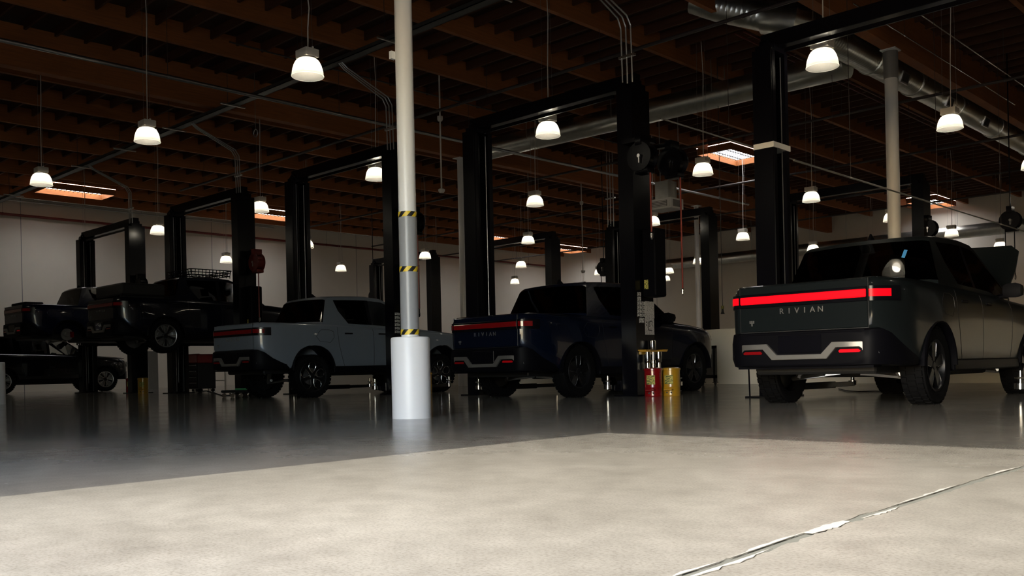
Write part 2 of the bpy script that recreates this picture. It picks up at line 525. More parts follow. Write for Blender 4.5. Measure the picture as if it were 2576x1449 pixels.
for sx, sy in SKY:
    k = struct('window_skylight', MB().box(sx - SW / 2, sx - SW / 2 + .04, sy - SL / 2, sy + SL / 2, ZD - .56, ZD + .1)
               .box(sx + SW / 2 - .04, sx + SW / 2, sy - SL / 2, sy + SL / 2, ZD - .56, ZD + .1)
               .box(sx - SW / 2 + .04, sx + SW / 2 - .04, sy - SL / 2, sy - SL / 2 + .04, ZD - .56, ZD + .1)
               .box(sx - SW / 2 + .04, sx + SW / 2 - .04, sy + SL / 2 - .04, sy + SL / 2, ZD - .56, ZD + .1),
               M['beam'], 'wood framed roof skylight with a steel security grid', 'skylight')
    part('pane', MB().box(sx - SW / 2, sx + SW / 2, sy - SL / 2, sy + SL / 2, ZD - .35, ZD - .33), M['skypane'], k)
    for i in range(15):
        yy = sy - SL / 2 + .12 + i * (SL - .24) / 14
        part('grid_bar', MB().box(sx - SW / 2 + .04, sx + SW / 2 - .04, yy - .009, yy + .009, ZD - .39, ZD - .372), M['blackm'], k)
    for i in range(3):
        xx = sx + (i - 1) * .4
        part('grid_bar', MB().box(xx - .012, xx + .012, sy - SL / 2 + .04, sy + SL / 2 - .04, ZD - .372, ZD - .352), M['blackm'], k)

# ------------------------------------------------------------------ columns
def column(x, y, label, r=.092, wrap=True):
    t = thing('steel_column', label, 'column', (x, y, 0))
    part('pipe', MB().lathe([(r, .0), (r, ZG - .02)], n=28), M['white'], t, sm=40)
    part('cap_plate', MB().box(-.16, .16, -.16, .16, ZG - .02, ZG), M['white'], t)
    part('sleeve', MB().lathe([(.205, 0), (.205, .83), (.2, .848), (.188, .853), (r + .004, .853)], n=40), M['sleeve'], t, sm=40)
    if wrap:
        part('grey_wrap', MB().lathe([(r + .004, .93), (r + .004, 2.11)], n=32, cap=False), M['wrap'], t, sm=40)
        for z in (.905, 1.565, 2.14):
            b = part('hazard_tape', MB().lathe([(r + .0065, -.028), (r + .0065, .028)], n=40, cap=False), M['hazard'], t, loc=(0, 0, z), sm=40, key='tape%.3f' % r)
    return t
c1 = column(-7.55, 6.35, 'white pipe column with grey wrap, hazard tape bands and white sleeve, beside the sunlit floor')
part('junction_box', MB().box(-.10, -.06, -.12, -.06, 3.78, 3.86), M['white'], c1)
column(-20.55, 6.35, 'white pipe column with white sleeve by the raised blue pickup')
c2 = column(-7.55, 19.4, 'thick white pipe column rising behind the grey pickup with lit tail lights', r=.128, wrap=False)
part('top_bracket', MB().lathe([(.14, 6.3), (.145, 6.32), (.145, 6.86)], n=24), M['grey'], c2, sm=40)
column(-20.55, 19.4, 'white pipe column behind the lift of the navy pickup', wrap=False)
column(-20.55, 32.45, 'white pipe column behind the far lifts near the ceiling heater', wrap=False)
column(-7.55, 32.45, 'white pipe column far behind the black lift post', wrap=False)

# ------------------------------------------------------------------ lifts
LH = 5.1
def post_mesh():
    mb = MB()   # opening faces +x, back plate at -x; x -.15...15, y -.25...25
    mb.box(-.155, -.135, -.25, .25, .02, LH - .06)
    for s in (-1, 1):
        mb.box(-.135, .145, s * .25 - .012 * (1 + s) , s * .25 + .012 * (1 - s), .02, LH - .06)
        a, b = (.14, .226) if s > 0 else (-.226, -.14)
        mb.box(.133, .155, a, b, .02, LH - .06)
        a, b = (.14, .155) if s > 0 else (-.155, -.14)
        mb.box(.09, .133, a, b, .02, LH - .06)
    mb.box(-.155, .155, -.25, .25, LH - .06, LH - .04)
    return mb
def two_post_lift(cx, cy, label, group, rise=0.0, half=1.85, arms=True, detail=True, conduits=None):
    t = thing('two_post_lift', label, 'car lift', (cx, cy, 0), 0, group)
    for s in (-1, 1):
        px = s * half
        rz = PI if s > 0 else 0
        part('post', post_mesh, M['black'], t, loc=(px, 0, 0), rot=(0, 0, rz), key='post')
        part('base_plate', lambda: MB().box(-.24, .24, -.36, .36, 0, .02), M['black'], t, loc=(px, 0, 0), key='baseplate')
        def top():
            mb = MB()
            mb.box(-.15, .15, -.16, .16, LH - .04, LH + .05)
            mb.lathe([(.09, -.02), (.09, .02)], c=(.06, -.19, LH - .02), n=14, axis='Y')
            mb.lathe([(.09, -.02), (.09, .02)], c=(.06, .19, LH - .02), n=14, axis='Y')
            mb.tube([(-.1, -.1, LH + .05), (-.1, -.1, LH + .12), (.0, -.12, LH + .14), (.1, -.1, LH + .06)], .016)
            return mb
        part('post_head', top, M['black'], t, loc=(px, 0, 0), rot=(0, 0, rz), key='posthead')
        part('lift_cylinder', lambda: MB().lathe([(.035, .3), (.035, 3.0), (.022, 3.0), (.022, LH - .1)], c=(.02, 0, 0), n=12), M['black'], t, loc=(px, 0, 0), rot=(0, 0, rz), sm=40, key='liftcyl')
        part('cable', lambda: MB().tube([(.1, -.10, .05), (.1, -.10, LH - .1)], .008).tube([(.1, .115, .05), (.1, .115, LH - .1)], .008), M['steel'], t, loc=(px, 0, 0), rot=(0, 0, rz), key='liftcable')
        cz = .10 + rise
        c = part('carriage', lambda: MB().box(-.1, .2, -.13, .13, 0, .75, .01).box(.18, .27, -.24, .24, -.02, .16, .01), M['black'], t, loc=(px, 0, cz), rot=(0, 0, rz), key='carriage')
        if arms:
            for fy, ex in ((-.42, .32), (1.75, .38)):
                q = Vector((ex, fy if s < 0 else fy, 0))
                a0 = Vector((.23, .18 if fy > 0 else -.18, .04))
                # carriage of the right post is turned by pi: mirror y so both arms of a side keep their y
                if s > 0: a0.y, tip = -a0.y, Vector((ex, -fy, .04))
                else: tip = Vector((ex, fy, .04))
                d = tip - a0; L = d.length; ang = math.atan2(d.y, d.x)
                arm = part('arm', lambda L=L: MB().box(0, L * .62, -.055, .055, -.05, .05, .008).box(L * .5, L, -.04, .04, -.036, .036, .006), M['black'], c, loc=a0, rot=(0, 0, ang), key='arm%.2f' % L)
                part('pad', lambda: MB().lathe([(.07, -.02), (.07, .05), (.035, .055), (.03, .10), (.062, .105), (.066, .125), (.024, .13), (.022, .20), (.0, .20)], n=16), M['chrome'], c, loc=tip, sm=40, key='pad')
    part('crossbeam', lambda: MB().box(-half - .1, half + .1, -.09, .09, LH + .01, LH + .23, .008).box(-half + .3, half - .3, -.13, -.1, LH - .12, LH - .06), M['black'], t, key='crossbeam')
    if detail: part('control_cabinet', lambda: MB().box(.17, .42, -.16, .16, 1.62, 2.75, .03), M['plastic'], t, loc=(half, .1, 0), key='cabinet')
    if detail:
        part('cabinet_sticker', lambda: MB().box(.2, .28, -.164, -.161, 1.75, 1.9), M['ylabel'], t, loc=(half, .1, 0), key='cabsticker')
    return t
BAYS = {'A': -29.73, 'B': -23.43, 'C': -17.23, 'D': -11.03, 'E': -4.83}
GL = 'two-post lifts of the front row'
liftD = two_post_lift(-11.03, 12.63, 'black two-post lift with papers and yellow adapter rack, round the navy pickup', GL)
two_post_lift(-17.23, 12.63, 'black two-post lift standing round the light grey-blue pickup', GL)
liftE = two_post_lift(-4.83, 12.63, 'black two-post lift with a white tape band, round the pickup with lit tail lights', GL)
part('tape_band', MB().box(-.16, .165, -.257, .257, 3.62, 3.70), M['white'], liftE, loc=(-1.85, 0, 0))
two_post_lift(-23.43, 12.63, 'black two-post lift holding up the dark pickup with the roof basket', GL, rise=1.25)
two_post_lift(-29.73, 12.63, 'black two-post lift holding up the blue pickup', GL, rise=1.45)
G2 = 'two-post lifts beyond the low wall'
for cx, lab in ((-4.45, 'far black lift standing before the bright end wall beyond the slate pickup'), (-10.88, 'far black lift whose beam passes behind the thick white column'),
                (-17.25, 'far black lift behind the low wall, between the papered post and the taped post'), (-23.65, 'far black lift showing above the roof of the navy pickup'),
                (-30.05, 'far black lift showing between the white column and the navy pickup')):
    two_post_lift(cx, 25.0, lab, G2, arms=False, detail=False)

# ------------------------------------------------------------------ pickups
def lerp(tab, y):
    if y <= tab[0][0]: return tab[0][1]
    for (a, va), (b, vb) in zip(tab, tab[1:]):
        if y <= b:
            t = (y - a) / (b - a); t = t * t * (3 - 2 * t) if False else t
            return va + (vb - va) * t
    return tab[-1][1]
HW = [(-1.20, .775), (-1.16, .825), (-1.10, .875), (-1.0, .93), (-.85, .985), (-.68, 1.018), (0, 1.035), (.8, 1.02), (1.7, 1.012), (2.7, 1.02), (3.45, 1.035), (3.9, 1.01), (4.1, .96), (4.22, .89), (4.30, .78), (4.32, .70)]
ZB = [(-1.20, .83), (-1.05, .72), (-.85, .56), (-.55, .46), (0, .44), (.7, .42), (2.9, .42), (3.9, .46), (4.2, .58), (4.32, .70)]
ZS = [(-1.20, 1.355), (-1.1, 1.375), (0, 1.365), (.5, 1.355), (1.5, 1.325), (2.6, 1.28), (3.0, 1.255), (3.6, 1.225), (4.0, 1.175), (4.22, 1.10), (4.32, .98)]
WB = 3.449
def body_mesh():
    ys = [-1.20, -1.185, -1.16, -1.13, -1.10, -1.05, -1.0, -.93, -.85, -.77, -.68, -.55, -.4, -.25, 0, .25, .4, .55, .8, 1.2, 1.7, 2.2, 2.6, 2.8, 3.0, 3.2, 3.45, 3.7, 3.85, 3.98, 4.08, 4.16, 4.22, 4.27, 4.30, 4.32]
    rs = []
    for y in ys:
        hw, zb, zs = lerp(HW, y), lerp(ZB, y), lerp(ZS, y)
        h = zs - zb
        fl = .022 * max(math.exp(-((y) / .45) ** 2), math.exp(-((y - WB) / .45) ** 2))
        crown = .035 if y > 2.6 else .0
        half = [(hw * .80, zb), (hw - .045, zb + .015), (hw - .012, zb + h * .10), (hw - .004 + fl * .6, zb + h * .25), (hw + fl, zb + h * .45), (hw + fl * .8, zb + h * .60), (hw - .002, zb + h * .74),
                (hw - .014, zb + h * .84), (hw - .038, zb + h * .93), (hw - .07, zb + h * .98), (hw - .115, zs), (hw * .5, zs + crown)]
        rs.append([(-a, y, z) for a, z in reversed(half)] + [(a, y, z) for a, z in half])
    mb = MB(); mb.rings(rs, True)
    me = mb.mesh('body')
    o = bpy.data.objects.new('tmp', me); COL.objects.link(o)
    cuts = []
    for wy in (0, WB):
        for s in (-1, 1):
            prof = []
            for k in range(25):
                a = PI * k / 24
                prof.append((wy + .485 * math.cos(a), .43 + .49 * math.sin(a)))
            prof += [(wy - .485, .1), (wy + .485, .1)]
            cm = MB().prism(prof, s * .60, s * 1.4, 'X').mesh('cut')
            c = bpy.data.objects.new('cut', cm); COL.objects.link(c); cuts.append(c)
            md = o.modifiers.new('b', 'BOOLEAN'); md.operation = 'DIFFERENCE'; md.object = c; md.solver = 'EXACT'
    dg = bpy.context.evaluated_depsgraph_get()
    me2 = bpy.data.meshes.new_from_object(o.evaluated_get(dg))
    for c in cuts: bpy.data.objects.remove(c)
    bpy.data.objects.remove(o)
    smooth(me2, 38)
    return me2

CAB = [(.27, 1.345), (.30, 1.40), (.47, 1.875), (.53, 1.925), (.66, 1.945), (.95, 1.96), (1.2, 1.97), (1.48, 1.975), (1.57, 1.973), (1.92, 1.945), (2.02, 1.905), (2.3, 1.70), (2.6, 1.478), (2.80, 1.33), (2.87, 1.275)]
CABS = [(-1.02, 1.345), (-.99, 1.40), (-.80, 1.86), (-.72, 1.915), (-.55, 1.935), (.30, 1.96), (.40, 1.962), (1.48, 1.975), (1.57, 1.973), (1.92, 1.945), (2.02, 1.905), (2.3, 1.70), (2.6, 1.478), (2.80, 1.33), (2.87, 1.275)]
def cab_pieces(suv):
    key = 'cab%d' % suv
    if key in CACHE: return CACHE[key]
    tab = CABS if suv else CAB
    y0, y1 = tab[0][0], tab[-1][0]
    secs = []
    for y, zt in tab:
        zb = lerp(ZS, y) - .03
        def X(z): return min(.935, lerp(HW, y) - .085) - max(0, z - 1.34) * .31
        h = max(zt - zb, .02)
        zs_ = [zb, zb + .10 * h, zb + .52 * h, zb + .885 * h, zb + h * .985]
        p = [(X(z), z) for z in zs_]
        xt = p[-1][0]
        p += [(xt - .05, zt + .006), (xt - .085, zt + .012), (xt * .5, zt + .028), (0, zt + .034)]
        tt = [0, .10, .52, .885, .985]
        k = lerp([(.47, 0), (.53, .25), (.66, 1), (.95, .55), (1.2, .2), (1.48, 0)], y) if not suv else 0
        Y = [y + .34 * (1 - t_) ** 2 * k for t_ in tt] + [y] * 4
        secs.append([(-a, yy, z) for (a, z), yy in zip(p, Y)] + [(a, yy, z) for (a, z), yy in reversed(list(zip(p, Y))[:-1])])
    n = len(secs[0])          # 17: 0..8 left to centre, 9..16 right
    groups = {}
    for i in range(len(secs) - 1):
        ym = (tab[i][0] + tab[i + 1][0]) / 2
        for j in range(n - 1):
            side = j if j < 8 else n - 2 - j
            s = 'l' if j < 8 else 'r'
            g = 'frame'
            if side in (1, 2):
                for a, b, nm in ([(-.52, .30, 'window_c'), (.40, 1.48, 'window_r'), (1.57, 2.79, 'window_f')] if suv else [(.66, 1.48, 'window_r'), (1.57, 2.79, 'window_f')]):
                    if a < ym < b: g = nm + '_' + s
                if 1.48 < ym < 1.57: g = 'pillar_' + s
            if side in (4, 5) and not suv and y0 + .02 < ym < tab[2][0]: g = 'rear_window'
            if side in (6, 7):
                if 2.02 < ym < 2.80: g = 'windshield'
                elif y0 + .02 < ym < tab[2][0]: g = 'rear_window'
                elif tab[4][0] < ym < 1.92: g = 'roof_panel'
            groups.setdefault(g, []).append((i, j))
    out = {}
    for g, cells in groups.items():
        vs, fs, idx = [], [], {}
        def V(i, j):
            if (i, j) not in idx:
                idx[(i, j)] = len(vs); vs.append(secs[i][j])
            return idx[(i, j)]
        for i, j in cells: fs.append((V(i, j), V(i, j + 1), V(i + 1, j + 1), V(i + 1, j)))
        if g == 'frame':
            fs.append(tuple(V(0, j) for j in range(n)))
        me = bpy.data.meshes.new(g); me.from_pydata(vs, [], fs)
        bm = bmesh.new(); bm.from_mesh(me)
        bmesh.ops.recalc_face_normals(bm, faces=bm.faces)
        c = Vector((0, (y0 + y1) / 2, 1.2))
        if sum((f.calc_center_median() - c).dot(f.normal) for f in bm.faces) < 0:
            bmesh.ops.reverse_faces(bm, faces=bm.faces)
        bm.to_mesh(me); bm.free()
        smooth(me, 30)
        out[g] = me
    CACHE[key] = out
    return out

def tail_curve(x):
    """y of the tail surface in plan at half width x"""
    for (ya, xa), (yb, xb) in zip(HW, HW[1:]):
        if xa <= x <= xb: return ya + (yb - ya) * (x - xa) / (xb - xa)
    return -1.20
def wrap_strip(x0, x1, z0, z1, off, thick, n=8):
    """strip following the rounded rear corner between half widths x0 and x1"""
    mb = MB(); rs = []
    for i in range(n + 1):
        x = x0 + (x1 - x0) * i / n
        y = tail_curve(x) - (0 if x < .775 else 0)
        e = 1e-2
        dx, dy = (1, 0) if x < .775 else (e * 2, tail_curve(min(x + e, 1.0)) - tail_curve(x - e))
        l = math.hypot(dx, dy); nx, ny = dy / l, -dx / l
        a, b = (x + nx * off, y + ny * off), (x + nx * (off - thick), y + ny * (off - thick))
        rs.append([(a[0], a[1], z0), (a[0], a[1], z1), (b[0], b[1], z1), (b[0], b[1], z0)])
    mb.rings(rs, True)
    return mb
def mirror_mb(mb):
    m2 = MB(); m2.v = [(-x, y, z) for x, y, z in mb.v]; m2.f = [tuple(reversed(f)) for f in mb.f]; return m2

def bumper_mesh():
    rs = []
    for y, hw, z0, z1 in [(-1.262, .55, .48, .80), (-1.262, .70, .47, .80), (-1.25, .76, .455, .825), (-1.22, .81, .45, .835), (-1.15, .88, .45, .84), (-1.05, .93, .45, .80), (-.9, .99, .44, .68), (-.62, 1.02, .43, .56), (-.56, 1.0, .45, .5)]:
        h = [(hw * .6, z0), (hw - .03, z0 + .01), (hw, z0 + (z1 - z0) * .25), (hw, z0 + (z1 - z0) * .7), (hw - .02, z1 - .012), (hw - .06, z1), (hw * .5, z1)]
        rs.append([(-a, y, z) for a, z in reversed(h)] + [(a, y, z) for a, z in h])
    return MB().rings(rs, True)
def trim_mesh():
    top = [(0, .582), (.255, .582), (.375, .705), (.77, .705), (.825, .672), (.84, .575)]
    bot = [(0, .528), (.315, .528), (.40, .622), (.42, .645), (.665, .645), (.69, .622), (.70, .572), (.84, .572)]
    def zt(x, tab):
        return lerp([(a, b) for a, b in tab], x)
    xs = sorted({a for a, b in top} | {a for a, b in bot} | {.05 * i for i in range(16)} | {.70})
    xs = [x for x in xs if x <= .84]
    full = [-x for x in reversed(xs) if x > 0] + xs
    rs = []
    for x in full:
        a = abs(x); y = -1.292 + .9 * max(0, a - .5) ** 2
        z0, z1 = zt(a, bot), zt(a, top)
        if z1 - z0 < .004: z0 = z1 - .004
        rs.append([(x, y, z0), (x, y - .004, z0 + .006), (x, y - .004, z1 - .006), (x, y, z1), (x, y + .05, z1), (x, y + .05, z0)])
    return MB().rings(rs, True)
def tyre_mesh():
    mb = MB()
    mb.lathe([(.285, -.11), (.36, -.135), (.405, -.13), (.424, -.10), (.43, -.05), (.43, .05), (.424, .10), (.405, .13), (.36, .135), (.285, .11)], n=48, axis='X', cap=False)
    for k in range(36):
        for row, (x0, x1, off) in enumerate(((-.115, -.055, 0), (-.04, .04, .5), (.055, .115, 0))):
            a = 2 * PI * (k + off) / 36
            ca, sa = math.cos(a), math.sin(a)
            def P(x, r, t): return (x, r * ca - t * sa, r * sa + t * ca)
            vs = [P(x, r, t) for r in (.42, .441) for t in (-.026, .026) for x in (x0, x1)]
            mb.add(vs, [(4, 5, 7, 6), (0, 1, 5, 4), (2, 6, 7, 3), (0, 4, 6, 2), (1, 3, 7, 5)])
    return mb
def rim_mesh():
    return MB().lathe([(.29, .118), (.282, .125), (.268, .118), (.255, .06), (.25, -.02), (.06, -.02), (.06, -.05)], n=40, axis='X', cap=False)
def radial(x, r, t, a):
    return (x, r * math.cos(a) - t * math.sin(a), r * math.sin(a) + t * math.cos(a))
def spoke_mesh(style):
    mb = MB()
    for k in range(5):
        a = 2 * PI * k / 5 + PI / 2
        if style == 1:      # dark paddles
            mb.rings([[radial(x, r, t, a) for x, t in ((.095, -w), (.095, w), (.06, w * .9), (.06, -w * .9))] for r, w in ((.05, .03), (.11, .045), (.235, .062), (.262, .05))], True)
        else:
            mb.rings([[radial(x, r, t, a + PI / 5) for x, t in ((.085, -w), (.085, w), (.05, w), (.05, -w))] for r, w in ((.04, .03), (.12, .022), (.26, .035))], True)
    mb.lathe([(.0, .10), (.04, .10), (.06, .085), (.065, .03)], n=20, axis='X', cap=False)
    return mb
def spoke_edge_mesh(style):
    mb = MB()
    for k in range(5):
        a = 2 * PI * k / 5 + PI / 2
        if style == 1:
            pts = [(.10, -.046), (.235, -.064), (.262, -.052), (.262, .052), (.235, .064), (.10, .046)]
            mb.tube([radial(.097, r, t, a) for r, t in pts], .0045, n=5)
        elif style == 2:
            pts = [(.06, 0), (.11, -.048), (.175, -.078), (.235, -.062), (.268, 0), (.235, .062), (.175, .078), (.11, .048), (.06, 0)]
            mb.tube([radial(.10 - .02 * (1 - r / .27), r, t, a) for r, t in pts], .0075, n=6)
        else:
            for s in (-1, 1):
                mb.rings([[radial(x, r, t0 + t, a + PI / 5) for x, t in ((.10, -w), (.10, w), (.07, w), (.07, -w))] for r, t0, w in ((.055, s * .012, .009), (.16, s * .05, .010), (.262, s * .10, .013))], True)
    return mb
def seat_mesh():
    mb = MB()
    mb.box(-.24, .24, -.22, .28, .0, .16, .05)
    vs = []
    mb.rings([[(x, y0 + z * -.25, z) for x, y0 in ((-w, -.24), (w, -.24), (w, -.12), (-w, -.12))] for z, w in ((.1, .24), (.45, .25), (.62, .2))], True)
    mb.rings([[(x, y0 + z * -.25, z) for x, y0 in ((-.12, -.23), (.12, -.23), (.12, -.14), (-.12, -.14))] for z in (.66, .84)], True)
    return mb
def mirror_mesh():
    return MB().rings([[(x, 2.44 + y, 1.36 + z) for y, z in ((-.07, -.09 * k), (-.09, .0), (-.07, .09 * k), (.06 * k, .07 * k), (.09 * k, .0), (.05 * k, -.08 * k))] for x, k in ((1.0, .75), (1.05, 1.0), (1.15, 1.05), (1.21, .8))], True).tube([(.9, 2.46, 1.29), (1.04, 2.45, 1.30)], .03)

def text_mesh(txt, size, depth, space=1.0):
    c = bpy.data.curves.new('txt', 'FONT'); c.body = txt; c.size = size; c.extrude = depth; c.space_character = space
    c.align_x = 'CENTER'
    o = bpy.data.objects.new('txt', c); COL.objects.link(o)
    dg = bpy.context.evaluated_depsgraph_get()
    me = bpy.data.meshes.new_from_object(o.evaluated_get(dg))
    bpy.data.objects.remove(o); bpy.data.curves.remove(c)
    return me

PAINT = dict(
    slate=mat('slate_paint', (.007, .0095, .0105), .28, .0, var=.04, scale=60, coat=.2, spec=.12),
    navy=mat('navy_paint', (.002, .0045, .014), .26, 0, var=.06, scale=60, coat=.35, spec=.25),
    light=mat('grey_blue_paint', (.15, .176, .215), .3, 0, var=.03, scale=60, coat=.4, spec=.3),
    dark=mat('dark_blue_paint', (.003, .0045, .01), .26, 0, var=.06, scale=60, coat=.35, spec=.25),
    blue=mat('blue_paint', (.002, .005, .024), .26, 0, var=.06, scale=60, coat=.35, spec=.25),
    black=mat('black_paint', (.0025, .003, .005), .24, 0, var=.06, scale=60, coat=.35, spec=.25),
)
def pickup(name, label, cat, x, y, paint, z=0.0, body_up=0.0, style=1, lit=False, suv=False, hood=0.0, basket=False, lamp=None, wheels_off=False):
    t = thing(name, label, cat, (x, y, z))
    P = PAINT[paint]
    up = (0, 0, body_up)
    body = part('body', body_mesh, P, t, loc=up, key='body')
    part('underbody', lambda: MB().box(-.70, .70, -.95, 4.0, .36, .52, .03).box(-.62, .62, .55, 2.9, .30, .40, .03), M['blackm'], t, loc=up, key='under')
    for s in (-1, 1):
        part('rocker', lambda: MB().box(.93, 1.015, .5, 2.95, .36, .50, .02), M['plastic'], t, loc=up, key='rocker%d' % s) if s > 0 else part('rocker', lambda: MB().box(-1.015, -.93, .5, 2.95, .36, .50, .02), M['plastic'], t, loc=up, key='rocker%d' % s)
        for wy in (0, WB):
            def arch():
                rs = []
                for k in range(25):
                    a = PI * k / 24
                    c, q = math.cos(a), math.sin(a)
                    rs.append([(xx, wy + r * c, .43 + (r + .005) * q) for xx, r in ((s * 1.045, .475), (s * 1.052, .49), (s * 1.04, .515), (s * .62, .482), (s * .62, .47))])
                return MB().rings(rs, True)
            part('arch_liner', arch, M['plastic'], t, loc=up, key='arch%d%.1f' % (s, wy), sm=40)
    for s in (-1, 1):
        for wy in (0, WB):
            part('suspension_arm', lambda s=s: MB().tube([(s * .22, -.22, .36), (s * .72, 0, .30), (s * .22, .22, .36)], .03, n=6).tube([(s * .45, -.1, .62), (s * .62, -.04, .32)], .045, n=8), M['steel'], t, loc=(0, wy, 0), key='susp%d' % s, sm=40)
    # cab
    cp = cab_pieces(suv)
    part('cab_frame', cp['frame'], P, t, loc=up)
    for g, me in cp.items():
        if g == 'frame': continue
        if g.startswith('pillar'):
            part('door_pillar', me, M['black'], t, loc=up); continue
        part({'roof_panel': 'roof_panel', 'windshield': 'windshield', 'rear_window': 'rear_window'}.get(g, 'side_window'), me, M['clear'] if (g in ('windshield',) or g.startswith('window_f')) else M['tint'], t, loc=up)
    for sx, sy in ((-.4, 1.75), (.4, 1.75)) + (((-.4, .95), (.4, .95)) if True else ()):
        part('seat', seat_mesh, M['seat'], t, loc=(sx, sy, .86 + body_up), key='seat', sm=40)
    part('dashboard', lambda: MB().box(-.80, .80, 2.42, 2.8, 1.08, 1.27, .04), M['seat'], t, loc=up, key='dash')
    part('antenna', lambda: MB().rings([[(-.02 * k, -.09 * k, zz), (.02 * k, -.09 * k, zz), (.012 * k, .09 * k - zz * 1.1, zz), (-.012 * k, .09 * k - zz * 1.1, zz)] for zz, k in ((0, 1), (.04, .8), (.085, .42))], True), M['plastic'], t, loc=(0, -.55 if suv else .72, 1.972 + body_up), key='fin')
    for s in (-1, 1):
        part('door_mirror', mirror_mesh if s > 0 else (lambda: mirror_mb(mirror_mesh())), M['plastic'], t, loc=up, key='mirror%d' % s, sm=40)
        # shut lines and handles
        def sx(yy, zz):
            zb, zs2 = lerp(ZB, yy), lerp(ZS, yy); q = (zz - zb) / (zs2 - zb)
            fl = .022 * max(math.exp(-(yy / .45) ** 2), math.exp(-((yy - WB) / .45) ** 2))
            tab = [(0, -.045), (.10, -.012), (.25, -.004 + fl * .6), (.45, fl), (.60, fl * .8), (.74, -.002), (.84, -.014), (.93, -.038), (1.0, -.1)]
            return s * (lerp(HW, yy) + lerp(tab, q) + .0005)
        lines = [[(.62, 1.32), (.60, 1.2), (.62, .95), (.72, .60), (.76, .50)], [(1.53, 1.31), (1.53, 1.1), (1.53, .8), (1.53, .5)], [(2.66, 1.25), (2.70, 1.1), (2.66, .8), (2.60, .5)]]
        if not suv: lines.append([(.12, 1.18), (.06, 1.10), (.14, 1.0), (.40, .98), (.50, 1.08), (.50, 1.2), (.40, 1.24), (.2, 1.24), (.12, 1.18)])
        for li, ln in enumerate(lines):
            pts = []
            for (ya, za), (yb, zb2) in zip(ln, ln[1:]):
                for i in range(4):
                    yy, zz = ya + (yb - ya) * i / 4, za + (zb2 - za) * i / 4
                    pts.append((sx(yy, zz), yy, zz))
            pts.append((sx(*ln[-1]), ln[-1][0], ln[-1][1]))
            part('door_seam', MB().tube(pts, .004, n=4), M['blackm'], t, loc=up, key='seam%d%d' % (s, li))
        for hy in (.78, 1.66):
            part('door_handle', lambda s=s: MB().box(s * 1.012 - .008, s * 1.012 + .01, 0, .2, 1.155, 1.185, .008), M['plastic'], t, loc=(0, hy, body_up), key='handle%d' % s)
    # tail
    if not suv or True:
        tg = part('tailgate', lambda: MB().box(-.735, .735, -1.209, -1.19, .848, 1.350, .008), P, t, loc=up, key='tailgate')
        part('gate_seam', lambda: MB().box(-.743, -.737, -1.2035, -1.19, .84, 1.36).box(.737, .743, -1.2035, -1.19, .84, 1.36).box(-.74, .74, -1.2035, -1.19, .838, .846), M['blackm'], t, loc=up, key='gseam')
        part('light_bar_housing', lambda: MB().box(-.735, .735, -1.222, -1.2, 1.118, 1.272, .008), M['black'], t, loc=up, key='lbh')
        L = lamp or (M['redlit'] if lit else M['redlens'])
        part('light_bar', lambda: MB().box(-.725, .725, -1.230, -1.21, 1.158, 1.243, .010), L, t, loc=up, key='lb')
        for s in (-1, 1):
            a = part('tail_light_housing', (lambda: wrap_strip(.742, .955, 1.118, 1.272, .012, .03)) if s > 0 else (lambda: mirror_mb(wrap_strip(.742, .955, 1.118, 1.272, .012, .03))), M['black'], t, loc=up, key='tlh%d' % s, sm=40)
            part('tail_light', (lambda: wrap_strip(.752, .905, 1.162, 1.240, .018, .02)) if s > 0 else (lambda: mirror_mb(wrap_strip(.752, .905, 1.162, 1.240, .018, .02))), L, t, loc=up, key='tl%d' % s, sm=40)
            bl = M['redlit'] if (lit and s > 0) else M['redlens']
            if style == 1 and not lit and s > 0: bl = M['redsoft']
            part('bumper_light', lambda s=s: MB().prism([(s * .45, .592), (s * .66, .592), (s * .675, .605), (s * .65, .625), (s * .46, .625), (s * .44, .608)], -1.272, -1.25, 'Y'), bl, t, loc=up, key='bl%d' % s)
        part('bumper', bumper_mesh, M['plastic'], t, loc=up, key='bumper', sm=40)
        part('bumper_trim', trim_mesh, M['silver'], t, loc=up, key='trim', sm=30)
        part('lower_valance', lambda: MB().box(-.78, .78, -1.20, -1.0, .43, .455), M['plastic'], t, loc=up, key='valance')
        part('plate_recess', lambda: MB().box(-.25, .25, -1.268, -1.25, .60, .79, .006), M['black'], t, loc=up, key='recess')
        part('gate_ledge', lambda: MB().box(-.72, .72, -1.255, -1.2, .80, .83, .01), M['plastic'], t, loc=up, key='ledge')
        if not suv:
            part('tonneau_cover', lambda: MB().box(-.80, .80, -1.10, .28, 1.36, 1.372, .005), M['blackm'], t, loc=up, key='tonneau')
            for k, ch in enumerate('RIVIAN'):
                part('letter', lambda ch=ch: text_mesh(ch, .088, .003), M['letter'], t, loc=(-.225 + k * .09, -1.2125, 1.035 + body_up), rot=(PI / 2, 0, 0), key='letter' + ch)
        def emblem():
            mb = MB()
            for k in range(3): mb.box(-.62 + k * .022, -.606 + k * .022, -1.214, -1.207, .955, .975)
            mb.box(-.62, -.562, -1.214, -1.207, .945, .953); mb.box(-.598, -.584, -1.214, -1.207, .915, .943)
            return mb
        part('emblem', emblem, M['silver'], t, loc=up, key='emblem')
    # nose
    part('hood_panel', lambda: MB().rings([[(xx, yy, zz) for xx, zz in ((-w_, 0), (w_, 0), (w_, .022), (0, .05), (-w_, .022))] for yy, w_ in ((0, .86), (.1, .88), (.7, .87), (1.25, .80), (1.44, .66))], True), P, t, loc=(0, 2.84, 1.275 + body_up), rot=(hood - .075, 0, 0), key='hood', sm=40)
    for s in (-1, 1):
        part('headlight', lambda s=s: MB().tube([(s * .80, 4.255, .88), (s * .80, 4.26, .98), (s * .80, 4.245, 1.06)], [.05, .062, .05], n=10), M['clear'], t, loc=up, key='head%d' % s, sm=40)
